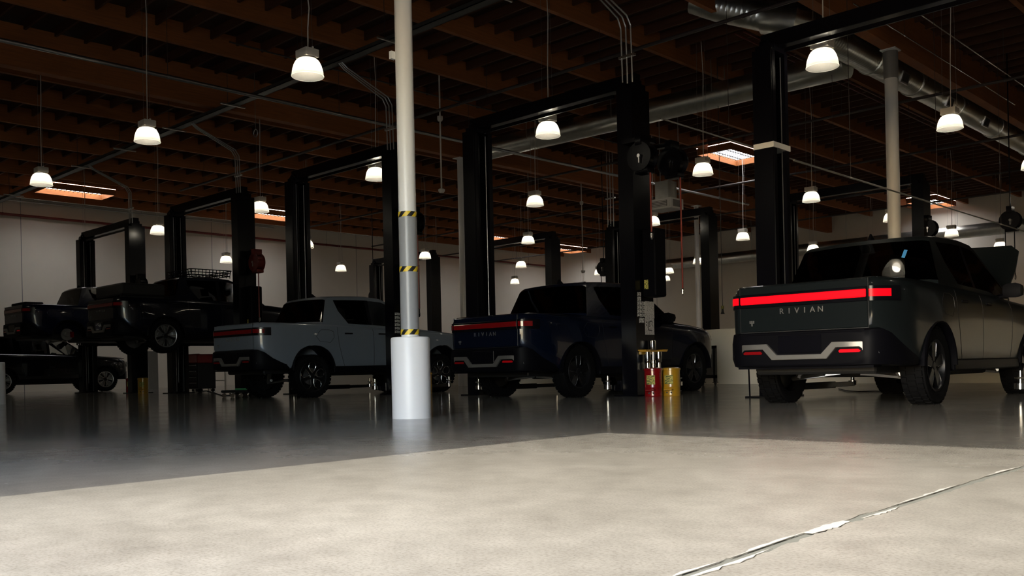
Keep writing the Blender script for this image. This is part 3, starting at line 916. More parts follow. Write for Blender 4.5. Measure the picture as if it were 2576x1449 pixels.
    part('front_bumper', lambda: MB().rings([[(-a, yy, z0), (a, yy, z0), (a, yy, z1), (-a, yy, z1)] for yy, a, z0, z1 in ((3.95, .96, .42, .62), (4.2, .90, .42, .70), (4.33, .72, .46, .72), (4.36, .5, .5, .7))], True), M['plastic'], t, loc=up, key='fbump', sm=30)
    # wheels
    for s in (-1, 1):
        for wy in (0, WB):
            if wheels_off:
                hb = part('brake_disc', lambda: MB().lathe([(.06, .06), (.075, .05), (.08, .02), (.175, .02), (.175, -.02), (.06, -.02)], n=24, axis='X'), M['steel'], t, loc=(s * .80, wy, .50), rot=(0, 0, 0 if s > 0 else PI), key='hubdisc')
                part('brake_caliper', lambda: MB().box(-.05, .05, .08, .19, -.09, .09, .02), M['red'], hb, key='caliper')
                continue
            wh = part('tyre', tyre_mesh, M['rubber'], t, loc=(s * .865, wy, .43), rot=(0, 0, 0 if s > 0 else PI), key='tyre', sm=40)
            RS = 1.1 if style == 2 else 1.0
            rm_ = part('rim', rim_mesh, M['rim'] if style != 3 else M['steel'], wh, key='rim', sm=40); rm_.scale = (1, RS, RS)
            sp_ = part('spokes', lambda: spoke_mesh(style), M['rim'] if style != 3 else M['rim'], wh, key='spokes%d' % style); sp_.scale = (1, RS, RS)
            se_ = part('spoke_edge', lambda: spoke_edge_mesh(style), M['brightedge'], wh, key='spedge%d' % style, sm=40); se_.scale = (1, RS, RS)
            part('brake_disc', lambda: MB().lathe([(.06, 0), (.17, 0), (.17, .02), (.06, .02)], n=24, axis='X', cap=False), M['steel'], wh, key='disc')
    return t

slate = pickup('pickup_truck', 'slate grey pickup with the red tail light bar lit and its hood raised', 'pickup truck', -4.715, 10.69, 'slate', style=1, lit=True, hood=.68)
part('window_tag', MB().box(-.02, .02, -.001, .001, -.05, .05), M['bluetag'], slate, loc=(.52, .375, 1.74), rot=(-.34, .25, 0))
part('door_lettering', text_mesh('TRI', .05, .002), M['amber'], slate, loc=(1.026, 3.02 - .1, .83), rot=(PI / 2, 0, PI / 2))
navy = pickup('pickup_truck', 'navy blue pickup with unlit red light bar beside the waste cans', 'pickup truck', -10.80, 11.87, 'navy', style=1)
grey = pickup('pickup_truck', 'light grey-blue pickup with flower-spoke wheels behind the white column', 'pickup truck', -16.87, 10.80, 'light', style=2, body_up=.13)
dark = pickup('pickup_truck', 'dark pickup raised on a lift with a roof basket and silver spoke wheels', 'pickup truck', -23.40, 10.9, 'dark', z=1.08, style=3)
blue = pickup('pickup_truck', 'blue pickup raised on a lift with its wheels taken off', 'pickup truck', -29.55, 10.9, 'blue', z=1.30, style=1, wheels_off=True)
suv_ = pickup('sport_utility_vehicle', 'black sport utility vehicle parked on the floor below the raised blue pickup', 'car', -34.95, 10.75, 'black', style=3, suv=True)
# cargo on the raised dark pickup
def basket():
    mb = MB()
    for z in (.06, .13, .20):
        e = .0 if z < .2 else .03
        mb.tube([(-.62 - e, -.55 - e, z), (.62 + e, -.55 - e, z), (.62 + e, .55 + e, z), (-.62 - e, .55 + e, z), (-.62 - e, -.55 - e, z)], .014, n=5)
    for k in range(12):
        y = -.55 + 1.1 * k / 11
        for s in (-1, 1): mb.tube([(s * .62, y, .0), (s * .62, y, .06), (s * .65, y, .2)], .01, n=4)
    for k in range(10):
        x = -.62 + 1.24 * k / 9
        for s in (-1, 1): mb.tube([(x, s * .55, .06), (x, s * .58, .2)], .01, n=4)
    for k in range(6): mb.tube([(-.62, -.5 + k * .2, .06), (.62, -.5 + k * .2, .06)], .01, n=4)
    return mb
part('roof_basket', basket(), M['black'], dark, loc=(0, 1.45, 2.0))
part('bed_rack', MB().box(-.78, .78, -1.0, .1, 1.42, 1.74, .05).box(-.72, -.66, -1.0, .1, 1.36, 1.42).box(.66, .72, -1.0, .1, 1.36, 1.42), M['blackm'], dark)
part('number_plate', MB().box(-.16, .16, -1.275, -1.268, .60, .76), M['white_plate'], dark)
part('bed_tool_box', MB().box(-.55, .55, -1.08, -.55, 1.37, 1.46, .03), M['plastic'], blue)

# ------------------------------------------------------------------ pendant lamps
def housing_mesh():
    return MB().box(-.135, .135, -.11, .11, .27, .385, .008).box(-.145, .145, -.012, .012, .385, .40).lathe([(.10, .24), (.135, .25), (.135, .262), (.11, .272)], n=24)
def shade_mesh():
    return MB().lathe([(.228, 0), (.233, .008), (.227, .02), (.223, .06), (.214, .11), (.198, .16), (.178, .2), (.160, .228), (.10, .246)], n=32, cap=False)
def lamp(x, y, z=4.75, label='white high-bay pendant lamp with a glowing acrylic bowl shade', group='pendant lamps', canopy=False):
    t = thing('pendant_lamp', label, 'lamp', (x, y, z), 0, group)
    part('housing', housing_mesh, M['housing'], t, key='housing', sm=40)
    part('shade', shade_mesh, M['shade'], t, key='shade', sm=40)
    part('bulb', lambda: MB().lathe([(0.0, .11), (.05, .12), (.08, .15), (.09, .19), (.08, .22), (.05, .24)], n=14), M['bulb'], t, key='bulb', sm=60)
    top = ZD - z
    k = 1.25 if canopy else top
    part('cord', lambda: MB().tube([(0.02, 0, .38), (.03, 0, .46 + (k - .46) * .3), (.055, .01, .46 + (k - .46) * .65), (.02, 0, k)], .009, n=6), M['housing'], t, key='cord%.2f%d' % (z, canopy))
    part('wire', lambda: MB().tube([(-.13, 0, .39), (-.10, 0, top)], .003, n=4).tube([(.13, 0, .39), (.10, 0, top)], .003, n=4), M['steel'], t, key='wire%.2f' % z)
    if canopy:
        part('canopy_box', MB().box(-.2, .2, -.2, .2, 1.25, 1.33, .03), M['white'], t)
        part('hanger_rod', MB().tube([(0, 0, 1.33), (0, 0, top)], .012), M['steel'], t)
    return t
LX = [4.6, -0.7, -6.0, -11.3, -16.4, -21.55, -26.9, -32.3]
LY = [2.4, 7.7, 12.9, 18.15, 23.45, 28.8, 34.1, 39.5]
ROW = ['just inside the door wall', 'before the front-row lifts', 'among the front-row lift beams', 'just before the low wall', 'just before the far-row lifts', 'just past the far-row lifts', 'midway from far lifts to end wall', 'close to the end wall']
COLN = ['second line beyond the slate pickup', 'first line beyond the slate pickup', 'line of the slate pickup', 'line of the navy pickup', 'line of the light grey-blue pickup', 'line of the raised dark pickup', 'line of the raised blue pickup', 'line along the side wall']
for i, lx in enumerate(LX):
    for j, ly in enumerate(LY):
        if lx > -2 and (ly > 20 or ly < 5): continue
        lab = 'glowing pendant lamp %s, %s' % (ROW[j], COLN[i])
        if (lx, ly) == (-11.3, 7.7):
            lamp(lx, ly, label='glowing pendant lamp hung below a white ceiling box beside the column', canopy=True)
        elif (lx, ly) == (-21.55, 12.9): lamp(-21.6, 13.15, label=lab)
        else: lamp(lx, ly, label=lab)
lamp(-24.6, 36.4, label='odd pendant lamp out of line with the others near the end wall')

# ------------------------------------------------------------------ ducts
def spiral(pts, r, n=28, step=.1):
    P = [Vector(p) for p in pts]; out, rad = [], []
    for a, b in zip(P, P[1:]):
        L = (b - a).length; k = max(2, int(L / step))
        for i in range(k):
            c = a.lerp(b, i / k)
            out += [c, a.lerp(b, (i + .82) / k), a.lerp(b, (i + .91) / k)]
            rad += [r, r, r * 1.008]
    out.append(P[-1]); rad.append(r)
    return MB().tube(out, rad, n=n)
duct = thing('round_duct', 'large round spiral duct with an open-ended branch hung beside the roof girder', 'duct', (-8.3, 17, 7.05))
part('duct_run', spiral([(0, 0, 0), (0, 27.4, 0)], .29), M['galv'], duct, sm=50)
part('duct_elbow', MB().tube([(.0, .05, 0), (-.1, -.25, .03), (-.3, -.26, .09), (-.5, -.27, .17), (-.62, -.30, .21)], .315, n=20), M['galv'], duct, sm=40)
part('duct_offset', spiral([(-.55, -.28, .19), (-1.45, -.62, .56), (-1.9, -.8, .80)], .28), M['galv'], duct, sm=50)
for yy in (.55, 3.2, 5.6, 8.4, 11.6, 15.0):
    part('collar', MB().lathe([(.305, -.05), (.318, -.04), (.318, .04), (.305, .05)], c=(0, yy, 0), n=24, axis='Y'), M['galv'], duct, sm=30)
    part('hanger', MB().tube([(-.3, yy + .2, 0), (-.3, yy + .2, ZD - 7.05)], .006, n=4).tube([(.3, yy + .2, 0), (.3, yy + .2, ZD - 7.05)], .006, n=4), M['darkpipe'], duct)
for yy in (4.3, 7.2, 10.0):
    g = part('grille', MB().box(.25, .31, yy, yy + .42, -.20, .06, .01), M['steel'], duct, rot=(0, .35, 0))
    part('grille_slot', MB().box(.308, .314, yy + .05, yy + .37, -.16, .02), M['blackm'], g)
BO = (-.28, 2.68, -.13)
part('branch_run', spiral([(0, 0, .0), (-11.0, 0, .12)], .30, step=.9), M['galv'], duct, loc=BO, sm=50)
part('end_hood', MB().rings([[(-11.0, a, b + .12) for a, b in ((-.3, -.2), (.3, -.2), (.3, .2), (-.3, .2))], [(-11.5, a, b + .12) for a, b in ((-.34, -.27), (.34, -.27), (.34, -.2), (-.34, -.2))]], True), M['galv'], duct, loc=BO)
for xx in (-.6, -3.2, -6.2, -9.2):
    part('hanger', MB().tube([(xx, -.3, .05), (xx, -.3, ZD - 6.92)], .008, n=4).tube([(xx, .3, .05), (xx, .3, ZD - 6.92)], .008, n=4), M['conduit'], duct, loc=BO)
wd = thing('round_duct', 'round duct running under the ceiling along the end wall', 'duct', (-20, YB - 1.6, 6.0))
part('duct_run', spiral([(-10, 0, 0), (24, 0, 0)], .28, step=.6), M['galv'], wd, sm=50)
for xx in (-9, -4, 1, 6, 11, 16, 21):
    part('hanger', MB().tube([(xx, 0, .28), (xx, 0, ZD - 6.0)], .01, n=4), M['conduit'], wd)

# ------------------------------------------------------------------ pipes, strut and conduits
def pipe(name, label, a, b, r, m, rods=0, top=ZD):
    a, b = Vector(a), Vector(b)
    t = thing(name, label, 'pipe', a)
    part('pipe_run', MB().tube([(0, 0, 0), b - a], r, n=10), m, t, sm=50)
    for i in range(rods):
        p = (b - a) * ((i + .5) / rods)
        part('hanger_rod', MB().tube([p, (p.x, p.y, top - a.z)], .005, n=4), M['darkpipe'], t)
        part('clamp', MB().lathe([(r * 1.25, -.02), (r * 1.25, .02)], c=p, n=8, axis='Y' if abs(b.y - a.y) > abs(b.x - a.x) else 'X'), m, t)
    return t
p0 = at(345, 176, z=6.36)
pipe('steel_pipe', 'long dull steel pipe crossing the roof beside the column', (p0.x, 2.5, 6.36), (p0.x, 31, 6.36), .04, M['steel'], 7)
pz = at(270, 563, x=XW + .25).z
pipe('sprinkler_pipe', 'red sprinkler pipe running along the side wall', (XW + .25, 0, pz), (XW + .25, YB - .4, pz), .05, M['redpipe'], 9)
pz = at(350, 528, x=XW + .5).z
pipe('conduit_run', 'bright conduit running along the top of the side wall', (XW + .5, 5, pz), (XW + .5, 30, pz), .05, M['chrome'], 6)
pz2 = at(350, 538, x=XW + .35).z
pipe('conduit_run', 'thin conduit just below the bright one on the side wall', (XW + .35, 7, pz2), (XW + .35, 24, pz2), .03, M['conduit'], 4)
for (px, py, zz, y0, y1, lab) in [(1800, 62, 7.39, 17.4, 30, 'thin red sprinkler branch above the navy pickup lift'), (1830, 60, 7.39, 17.4, 30, 'second thin red sprinkler branch above the navy pickup lift'),
                                  (2470, 143, 7.25, 18, 36, 'thin bright conduit below the roof girder by the duct'), (2400, 168, 7.15, 17, 27, 'thin bright conduit between the duct and the girder'),
                                  (1150, 255, 7.39, 10, 32, 'thin dark pipe hung on rods behind the white column')]:
    q = at(px, py, z=zz)
    pipe('conduit_run' if 'conduit' in lab else 'sprinkler_pipe', lab, (q.x, y0, zz), (q.x, y1, zz), .016 if 'conduit' in lab else .018, M['chrome'] if 'conduit' in lab else (M['redpipe'] if 'red' in lab else M['darkpipe']), 6)
for i, (yy, zz, x0, x1) in enumerate([(15.2, 6.8, -30, 3), (22.4, 6.6, -34, 3), (28.0, 6.55, -36, 4), (33.5, 6.6, -37, 4), (37.0, 6.5, -37, 5)]):
    pipe('sprinkler_pipe', ['dark sprinkler main crossing above the front lifts', 'dark sprinkler main crossing just behind the branch duct', 'dark sprinkler main above the far row of lifts', 'dark sprinkler main beyond the far row of lifts', 'dark sprinkler main nearest the end wall'][i], (x0, yy, zz), (x1, yy, zz), .035, M['darkpipe'], 10)
q1 = at(1640, 291, y=12.7)
pipe('air_line', 'pale air line leading away from the navy pickup lift', (q1.x, 12.95, q1.z), (q1.x, 26, q1.z), .014, M['conduit'], 3)
q2 = at(1993, 402, y=12.9)
pipe('air_line', 'pale air line leading away from the taped lift post', (q2.x, 12.95, q2.z), (q2.x, 24.8, q2.z), .014, M['conduit'], 3)
pipe('insulated_pipe', 'dark insulated pipe beside the big spiral duct', (-7.95, 18.5, 7.36), (-7.95, 40, 7.36), .075, M['grey'], 6)
vp = at(2125, 600, y=YB - .15)
pipe('downpipe', 'vertical white downpipe on the end wall', (vp.x, YB - .12, 0), (vp.x, YB - .12, 6.0), .09, M['white'], 0)

q = at(600, 262, z=6.78)
SY, SZ = q.y, 6.78
st = thing('strut_channel', 'galvanised strut channel with conduits crossing the whole roof', 'cable tray', (0, SY, SZ))
DK = mat('dark_strut', (.07, .07, .065), .5, .5, var=.15)
part('channel', MB().box(XW + .3, 3, -.10, -.085, 0, .08).box(XW + .3, 3, .085, .10, 0, .08).box(XW + .3, 3, -.10, .10, .0, .012), DK, st)
for k in range(4):
    part('conduit', MB().tube([(XW + .3, -.06 + .04 * k, .035), (3, -.06 + .04 * k, .035)], .015, n=6), DK, st)
for k in range(14):
    xx = -37 + k * 2.9
    part('trapeze_bar', MB().box(xx - .02, xx + .02, -.38, .25, -.03, 0), M['galv'], st)
    part('hanger_rod', MB().tube([(xx, -.2, 0), (xx, -.2, ZD - SZ)], .006, n=4), M['darkpipe'], st)
def drop(x, label, n=3):
    t = thing('conduit_drop', label, 'conduit', (x, 12.63, LH), 0, 'conduit drops to lift posts')
    for k in range(n):
        o = -.12 + .1 * k
        part('conduit', MB().tube([(o * .5 - .1, SY - 12.63, SZ - LH), (o * .6 - .08, SY - 12.63 + .12, SZ - LH - .1), (o * .9, -.22, 1.15), (o, -.12, 1.0), (o, -.1, .055)], .014, n=6), M['conduit'], t)
    part('clamp', MB().box(-.18, .14, -.13, -.07, .5, .54), M['galv'], t)
    return t
for x, lab in [(-21.58, 'steel conduits dropping to the lift post with the red hose reel'), (-27.88, 'steel conduits dropping to the lift post of the raised blue pickup'), (-15.38, 'steel conduits dropping to the lift post behind the white column'), (-9.18, 'steel conduits dropping to the lift post covered in papers')]:
    drop(x, lab)
d2 = thing('conduit_drop', 'three steel conduits dropping to a far lift post behind the low wall', 'conduit', (-19.1, 25, LH), 0, 'conduit drops to lift posts')
for k in range(3): part('conduit', MB().tube([(-.12 + .12 * k, -.1, -.05), (-.12 + .12 * k, -.1, ZD - LH)], .016, n=6), M['conduit'], d2)
part('clamp', MB().box(-.2, .2, -.13, -.07, 1.0, 1.04), M['galv'], d2)

# ------------------------------------------------------------------ hose reels
def reel_mesh():
    mb = MB()
    for yy in (-.11, .09): mb.lathe([(.23, 0), (.235, .01), (.23, .02)], c=(0, yy, 0), n=26, axis='Y')
    mb.lathe([(.19, -.1), (.19, .1)], n=22, axis='Y')
    mb.box(-.06, .06, -.13, .12, .18, .34, .01)
    mb.box(-.1, .16, -.1, .1, -.27, -.19, .015)
    return mb
def hose_reel(x, y, z, label, hoses=((.1, 1.0),), hm='hose_red', rm='black', up=.0, arm=(-.28, -.05)):
    t = thing('hose_reel', label, 'hose reel', (x, y, z), 0)
    part('drum', reel_mesh, M[rm], t, key='reel', sm=40)
    part('hub', lambda: MB().lathe([(.03, -.16), (.03, -.13), (.012, -.13)], n=10, axis='Y').box(-.01, .01, -.15, -.13, -.11, 0), M['chrome'], t, loc=(.03, 0, 0), key='reelhub')
    for i, (hx, L) in enumerate(hoses):
        part('hose', MB().tube([(hx, 0, -.2), (hx, 0, -.2 - L)], .014, n=6), M[hm], t)
        part('hose_end', MB().lathe([(.012, 0), (.022, -.02), (.022, -.09), (.01, -.12)], c=(hx, 0, -.2 - L), n=8), M['chrome'], t)
    if up: part('bracket', MB().box(-.012, .012, -.012, .012, .3, up), M['black'], t)
    else: part('bracket', MB().box(arm[0], .05, -.05, max(.05, arm[1]), .26, .33), M['black'], t)
    return t
hose_reel(-8.66, 12.15, 3.80, 'large black hose reel with steel hub on the lift post with papers', ((.14, 1.0),), arm=(-.362, .30))
hose_reel(-8.50, 12.75, 3.78, 'black hose reel hung next to the larger reel above the waste cans', ((.14, 1.85),), arm=(-.522, 0))
hose_reel(-21.15, 12.75, 3.35, 'dark red hose reel on the lift post of the dark raised pickup', ((.06, 1.2),), rm='redpipe')
hose_reel(-27.45, 12.6, 3.25, 'black hose reel above the raised blue pickup', ((.08, .6),))
hose_reel(-14.95, 12.75, 3.6, 'black hose reel half hidden by the white column', ((.10, 1.6),))
q = at(1519, 675, y=25.0); hose_reel(q.x, 25.0, q.z, 'black hose reel with two hanging hoses behind the navy pickup', ((-.12, 1.1), (.12, 1.1)), 'blackm', up=ZD - .2 - q.z)
q = at(2335, 575, y=25.0); hose_reel(q.x, 25.0, q.z, 'black hose reel on the far lift post behind the slate pickup', ((.05, 1.1),), 'blackm')
q = at(2542, 555, y=24.4); hose_reel(q.x, 24.4, q.z, 'black hose reel with two hoses in front of the bright end wall', ((-.12, 1.1), (.08, 1.1)), 'blackm', up=ZD - q.z)
q = at(940, 745, y=25.0); hose_reel(q.x, 25.0, q.z, 'small black hose reel behind the light grey-blue pickup', ((.03, .8),), 'blackm', up=ZD - q.z)

# ------------------------------------------------------------------ waste cans
def can(x, y, m, label, h=.46, r=.145):
    t = thing('oily_waste_can', label, 'waste can', (x, y, 0))
    part('drum', lambda: MB().lathe([(r * .97, 0), (r, .015), (r * .985, .03), (r * .985, h * .30), (r, h * .31), (r * .985, h * .33), (r * .985, h * .9)], n=32), M[m], t, sm=30, key='candrum%.2f' % h)
    part('lid', lambda: MB().lathe([(r * 1.04, h * .9), (r * 1.06, h * .91), (r * 1.05, h * .97), (r * .8, h), (.0, h * 1.01)], n=32, cap=False), M[m], t, sm=30, key='canlid%.2f' % h)
    a = math.atan2(-y, -x) - .25
    def label_strip():
        rs = []
        for k in range(7):
            b = a - .55 + 1.0 * k / 6
            rs.append([(rr * math.cos(b), rr * math.sin(b), zz) for rr, zz in ((r * .99, h * .42), (r * 1.006, h * .42), (r * 1.006, h * .74), (r * .99, h * .74))])
        return MB().rings(rs, True)
    part('label', label_strip(), M['ylabel'], t)
    part('pedal', MB().box(-.07, .07, -.24, -.12, h * .20, h * .25, .008), M[m], t, rot=(0, 0, a + PI / 2))
    for k in (-1, 1):
        part('vent_hole', MB().lathe([(.014, -r * 1.0), (.014, -r * .95)], c=(k * .035, 0, h * .12), n=8, axis='Y'), M['blackm'], t, rot=(0, 0, a + PI / 2))
    return t
can(-8.72, 12.39, 'red', 'red oily waste can with a yellow label beside the papered lift post')
can(-8.58, 12.69, 'yellow', 'yellow oily waste can with foot pedal beside the red one')
can(-26.63, 12.21, 'yellow', 'yellow waste can under the raised dark pickup')
can(-29.0, 12.9, 'red', 'red waste can beside the lift post of the raised blue pickup')
q = at(1069, 940, y=12.95); can(q.x, 12.95, 'yellow', 'yellow waste can hidden behind the white column sleeve')

# ------------------------------------------------------------------ papers and adapters on the lift post (outer face)
FX = -9.18 + .157
def paper(px0, px1, py0, py1, m, label, x=FX, mark=None, name='paper_notice'):
    a, b = at(px0, py1, x=x), at(px1, py0, x=x)
    t = tag(part(name, MB().box(0, .003, a.y - a.y, b.y - a.y, 0, b.z - a.z), M[m], loc=(x, a.y, a.z)), label, 'notice', 'papers on the lift post')
    if mark:
        for (u0, u1, v0, v1) in mark:
            W, H = b.y - a.y, b.z - a.z
            part('ink_mark', MB().box(.003, .0036, u0 * W, u1 * W, v0 * H, v1 * H), M['blackm'], t)
    return t
paper(1623, 1645, 759, 800, 'paper', 'white sheet of small print taped to the lift post')
paper(1623, 1645, 801, 842, 'sheet' if 'sheet' in M else 'paper', 'white sheet with a black line diagram taped to the lift post', mark=[(.1, .25, .55, .62), (.1, .25, .72, .79), (.35, .42, .25, .8), (.42, .75, .25, .31), (.48, .54, .45, .85), (.54, .8, .79, .85), (.75, .8, .5, .82)])
for i, (y0, y1) in enumerate([(735, 744), (746, 757), (759, 767), (769, 777), (779, 787), (789, 796)]):
    paper(1603.5, 1612 if i < 2 else 1621.5, y0, y1, 'sticker', ['small barcode sticker at the top of the lift post column of stickers', 'plain sticker just below the top barcode sticker', 'wide sticker level with the top of the printed sheet', 'wide sticker with dark lettering, third of the wide ones from below', 'wide sticker just above the lowest wide one', 'lowest wide pale sticker on the lift post'][i], name='sticker')
paper(1608, 1620, 800, 812, 'sticker', 'small square barcode sticker below the wide stickers on the lift post', name='sticker')
FC = -15.38 + .157
for i in range(6):
    a = at(998, 838 - i * 9, x=FC)
    tag(part('sticker', MB().box(0, .003, 0, .14, 0, .055), M['sticker'], loc=(FC, a.y - .05, a.z)), 'pale sticker on the lift post by the white column, %s' % ['lowest of its column', 'second from the bottom', 'third from the bottom', 'third from the top', 'second from the top', 'topmost of its column'][i], 'notice', 'stickers on the lift post by the column')
q = at(1634, 890, x=FX)
rk = thing('adapter_rack', 'yellow bracket holding silver lift adapters on the lift post', 'rack', (FX, q.y, q.z))
part('bracket', MB().box(0, .16, -.30, .28, .03, .05).box(0, .02, -.3, .28, -.01, .05).box(0, .16, -.32, -.2, .05, .065).box(0, .16, .18, .30, .05, .065), M['yellow'], rk)
part('adapter', MB().lathe([(.05, .05), (.055, .06), (.055, .21), (.04, .22)], c=(.08, -.02, 0), n=18), M['chrome'], rk, sm=40)
for k, yy in enumerate((-.17, -.01, .15)):
    part('adapter', MB().lathe([(.05, .03), (.05, -.13), (.045, -.14), (.03, -.15), (.03, -.26), (.0, -.26)] if k != 1 else [(.03, .03), (.03, -.10), (.045, -.11), (.045, -.16), (.03, -.17), (.03, -.26), (0, -.26)], c=(.08, yy, 0), n=18), M['chrome'], rk, sm=40)

# ------------------------------------------------------------------ other fittings
q = at(1675, 516, y=21.0)
ac = thing('ceiling_heater', 'white unit heater hung from the roof behind the hose reels', 'heater', (q.x, q.y, q.z))
part('case', MB().box(-.36, .36, -.30, .30, -.14, .14, .01), M['white'], ac)
part('grille', MB().box(-.24, .24, -.312, -.30, -.08, .08), M['grey'], ac)
part('grille', MB().box(.36, .37, -.2, .2, -.09, .09), M['grey'], ac)
for k in range(4): part('louvre', MB().box(-.23, .23, -.325, -.312, -.07 + k * .04, -.055 + k * .04), M['white'], ac)
part('plenum', MB().box(-.2, .22, -.2, .2, .14, .62), M['galv'], ac)
for sx in (-.3, .3):
    part('hanger_rod', MB().tube([(sx, .2, .14), (sx, .2, ZD - q.z)], .01, n=4), M['conduit'], ac)
def camera_pole(px, py_top, py_bot, z_top, label):
    a = at(px, py_top, z=z_top)
    b = at(px, py_bot, y=a.y)
    t = thing('dome_camera', label, 'camera', (a.x, a.y, b.z))
    part('pole', MB().tube([(0, 0, .03), (0, 0, ZD - b.z)], .02, n=10), M['housing'], t, sm=40)
    part('collar', MB().lathe([(.05, z_top - b.z), (.07, z_top - b.z + .04), (.07, z_top - b.z + .12)], n=14), M['housing'], t, sm=40)
    part('dome', MB().lathe([(.0, -.07), (.05, -.06), (.08, -.02), (.085, .02), (.06, .04)], n=16, cap=False), M['housing'], t, sm=40)
camera_pole(1107, 305, 480, 6.6, 'dome camera on a pale pole beside the white column')
camera_pole(1463, 515, 683, 6.6, 'far dome camera on a pale pole beyond the navy pickup')
q = at(643, 335, z=6.3)
tag(part('cable_coil', MB().tube([(.09 * math.cos(a * PI / 10), 0, .09 * math.sin(a * PI / 10)) for a in range(21)], .012, n=6).tube([(0, 0, .09), (0, 0, ZD - q.z)], .005, n=4), M['conduit'], loc=q), 'coil of cable hanging from the roof', 'cable')
q = at(1818, 790, y=19.6)
dc = thing('drop_cord', 'dark drop cord with a yellow connector hanging before the low wall', 'cord', (q.x, q.y, q.z))
part('cord', MB().tube([(0, 0, .2), (0, 0, ZD - q.z)], .008, n=5), M['blackm'], dc)
part('connector', MB().lathe([(.05, 0), (.03, .06), (.025, .12)], n=10), M['blackm'], dc)
part('yellow_tag', MB().box(-.03, .03, -.02, .02, .12, .2), M['ylabel'], dc)

# tool cart before the low wall
q = at(1784, 962, y=19.2)
ct = thing('panel_stand', 'black framed stand with a grey panel before the low wall', 'stand', (q.x, 19.2, 0))
for sx in (-.17, .17): part('upright', MB().box(sx - .03, sx + .03, -.04, .04, .06, .92), M['blackm'], ct)
for z0, z1 in ((.86, .93), (.16, .24)): part('rail', MB().box(-.2, .2, -.04, .04, z0, z1), M['blackm'], ct)
part('panel', MB().box(-.14, .14, -.01, .01, .24, .86), M['grey'], ct)
for sx in (-.17, .17): part('caster', MB().lathe([(.035, -.015), (.035, .015)], c=(sx, 0, .035), n=12, axis='X').box(sx - .02, sx + .02, -.1, .1, .055, .07), M['blackm'], ct)
# bent steel stand at the left of the slate pickup
sd2 = thing('wheel_stand', 'thin black steel stand beside the left rear wheel of the slate pickup', 'stand', (-6.86, 12.15, 0))
part('leg', MB().tube([(0, 0, .015), (-.01, 0, .47), (.12, .05, .52)], .012, n=6), M['black'], sd2)
part('foot', MB().box(-.05, .18, -.05, .05, 0, .02), M['black'], sd2)

# dolly with bright casters behind the grey-blue pickup
q = at(610, 999, z=0)
dl = thing('battery_dolly', 'low dolly with bright casters behind the light grey-blue pickup', 'dolly', (q.x, q.y, 0), .3)
part('deck', MB().box(-.42, .42, -.22, .22, .10, .16, .02), M['blackm'], dl)
part('handle_bar', MB().box(.0, .38, -.23, -.17, .16, .20, .01), M['green'], dl)
for sx in (-.36, -.12, .12, .36):
    part('caster', MB().lathe([(.045, -.02), (.045, .02)], c=(sx, -.18, .045), n=14, axis='X').box(sx - .02, sx + .02, -.2, -.16, .08, .105), M['chrome'], dl)

# workshop equipment seen under the raised pickups
tc = thing('tool_cabinet', 'black tool cabinet with a red top under the raised dark pickup', 'cabinet', (-25.9, 13.6, 0))
part('body', MB().box(-.45, .45, -.28, .28, .1, .85, .015), M['blackm'], tc)
part('top', MB().box(-.46, .46, -.3, .3, .85, 1.12, .03), M['red'], tc)
for k in range(4):
    d = part('drawer', MB().box(-.42, .42, -.292, -.28, .14 + k * .175, .295 + k * .175, .006), M['black'], tc)
    part('handle', MB().box(-.35, .35, -.305, -.292, .26 + k * .175, .28 + k * .175), M['steel'], d)
for sx in (-.38, .38):
    for sy in (-.22, .22): part('caster', MB().lathe([(.05, -.02), (.05, .02)], c=(sx, sy, .05), n=12, axis='X'), M['rubber'], tc)
q = at(489, 928, y=14.4)
mo = thing('monitor_cart', 'black monitor on a pale cart beside the black tool cabinet', 'cart', (q.x, 14.4, 0))
part('cabinet', MB().box(-.2, .2, -.2, .2, .06, .62, .01), M['housing'], mo)
part('post', MB().box(-.03, .03, -.03, .03, .62, .8), M['black'], mo)
part('screen', MB().box(-.30, .30, -.05, .05, .72, 1.18, .02), M['plastic'], mo)
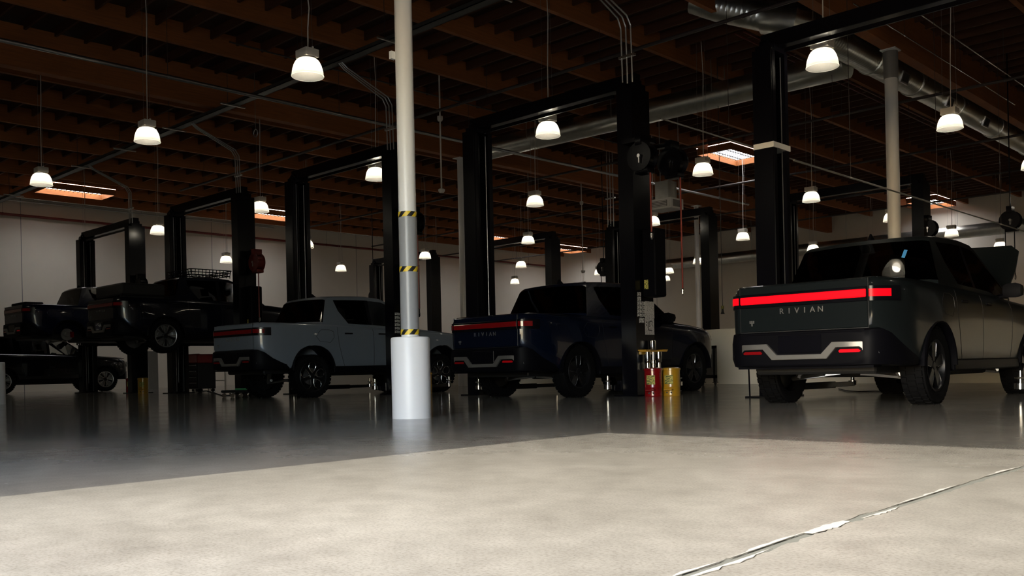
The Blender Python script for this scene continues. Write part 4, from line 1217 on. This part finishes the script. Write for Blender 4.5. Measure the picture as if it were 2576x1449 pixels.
for sx in (-.16, .16): part('caster', MB().lathe([(.03, -.02), (.03, .02)], c=(sx, -.15, .03), n=10, axis='X').lathe([(.03, -.02), (.03, .02)], c=(sx, .15, .03), n=10, axis='X'), M['rubber'], mo)
q = at(528, 975, y=15.0)
wb = thing('work_bench', 'small work bench with white framed shelves behind the light grey-blue pickup', 'bench', (q.x, 15.0, 0))
part('top', MB().box(-.6, .6, -.3, .3, .78, .83, .01), M['blackm'], wb)
for sx in (-.55, .55):
    for sy in (-.25, .25): part('leg', MB().box(sx - .02, sx + .02, sy - .02, sy + .02, 0, .78), M['housing'], wb)
part('shelf', MB().box(-.53, .53, -.26, .26, .30, .33), M['housing'], wb)
tag(part('supply_box', MB().box(-.2, .2, -.15, .15, 0, .22, .02), M['plastic'], loc=(q.x - .25, 15.0, .83)), 'black case standing on the work bench', 'box')
tag(part('parts_box', MB().box(-.18, .18, -.15, .15, 0, .24, .01), M['red'], loc=(q.x + .35, 15.0, .83)), 'dark red case standing on the work bench', 'box')
q = at(368, 925, y=17.0)
sh = thing('parts_rack', 'tall rack of white tubes seen beneath the raised dark pickup', 'rack', (q.x, 17.0, 0))
part('frame', MB().box(-.62, -.58, -.2, .2, 0, 1.5).box(.58, .62, -.2, .2, 0, 1.5).box(-.6, .6, -.2, .2, .25, .28).box(-.6, .6, -.2, .2, 1.3, 1.33), M['grey'], sh)
for k in range(7):
    part('tube', MB().lathe([(.03, .28), (.03, .95 + .08 * (k % 3))], c=(-.5 + k * .165, -.1 + .05 * (k % 2), 0), n=10), M['white'] if k % 3 else M['housing'], sh)
hz = [at(p, q_, z=.012) for p, q_ in ((478, 975), (500, 984), (520, 983), (540, 989), (560, 995), (590, 994))]
tag(part('floor_cable', MB().tube(hz, .012, n=6), M['blackm']), 'black cable lying on the floor behind the light grey-blue pickup', 'cable')
hz = [at(p, q_, z=.012) for p, q_ in ((2110, 978), (2130, 983), (2160, 985), (2200, 984), (2250, 985))]
tag(part('floor_cable', MB().tube(hz, .010, n=6), M['blackm']), 'thin black cable lying on the floor beyond the slate pickup', 'cable')
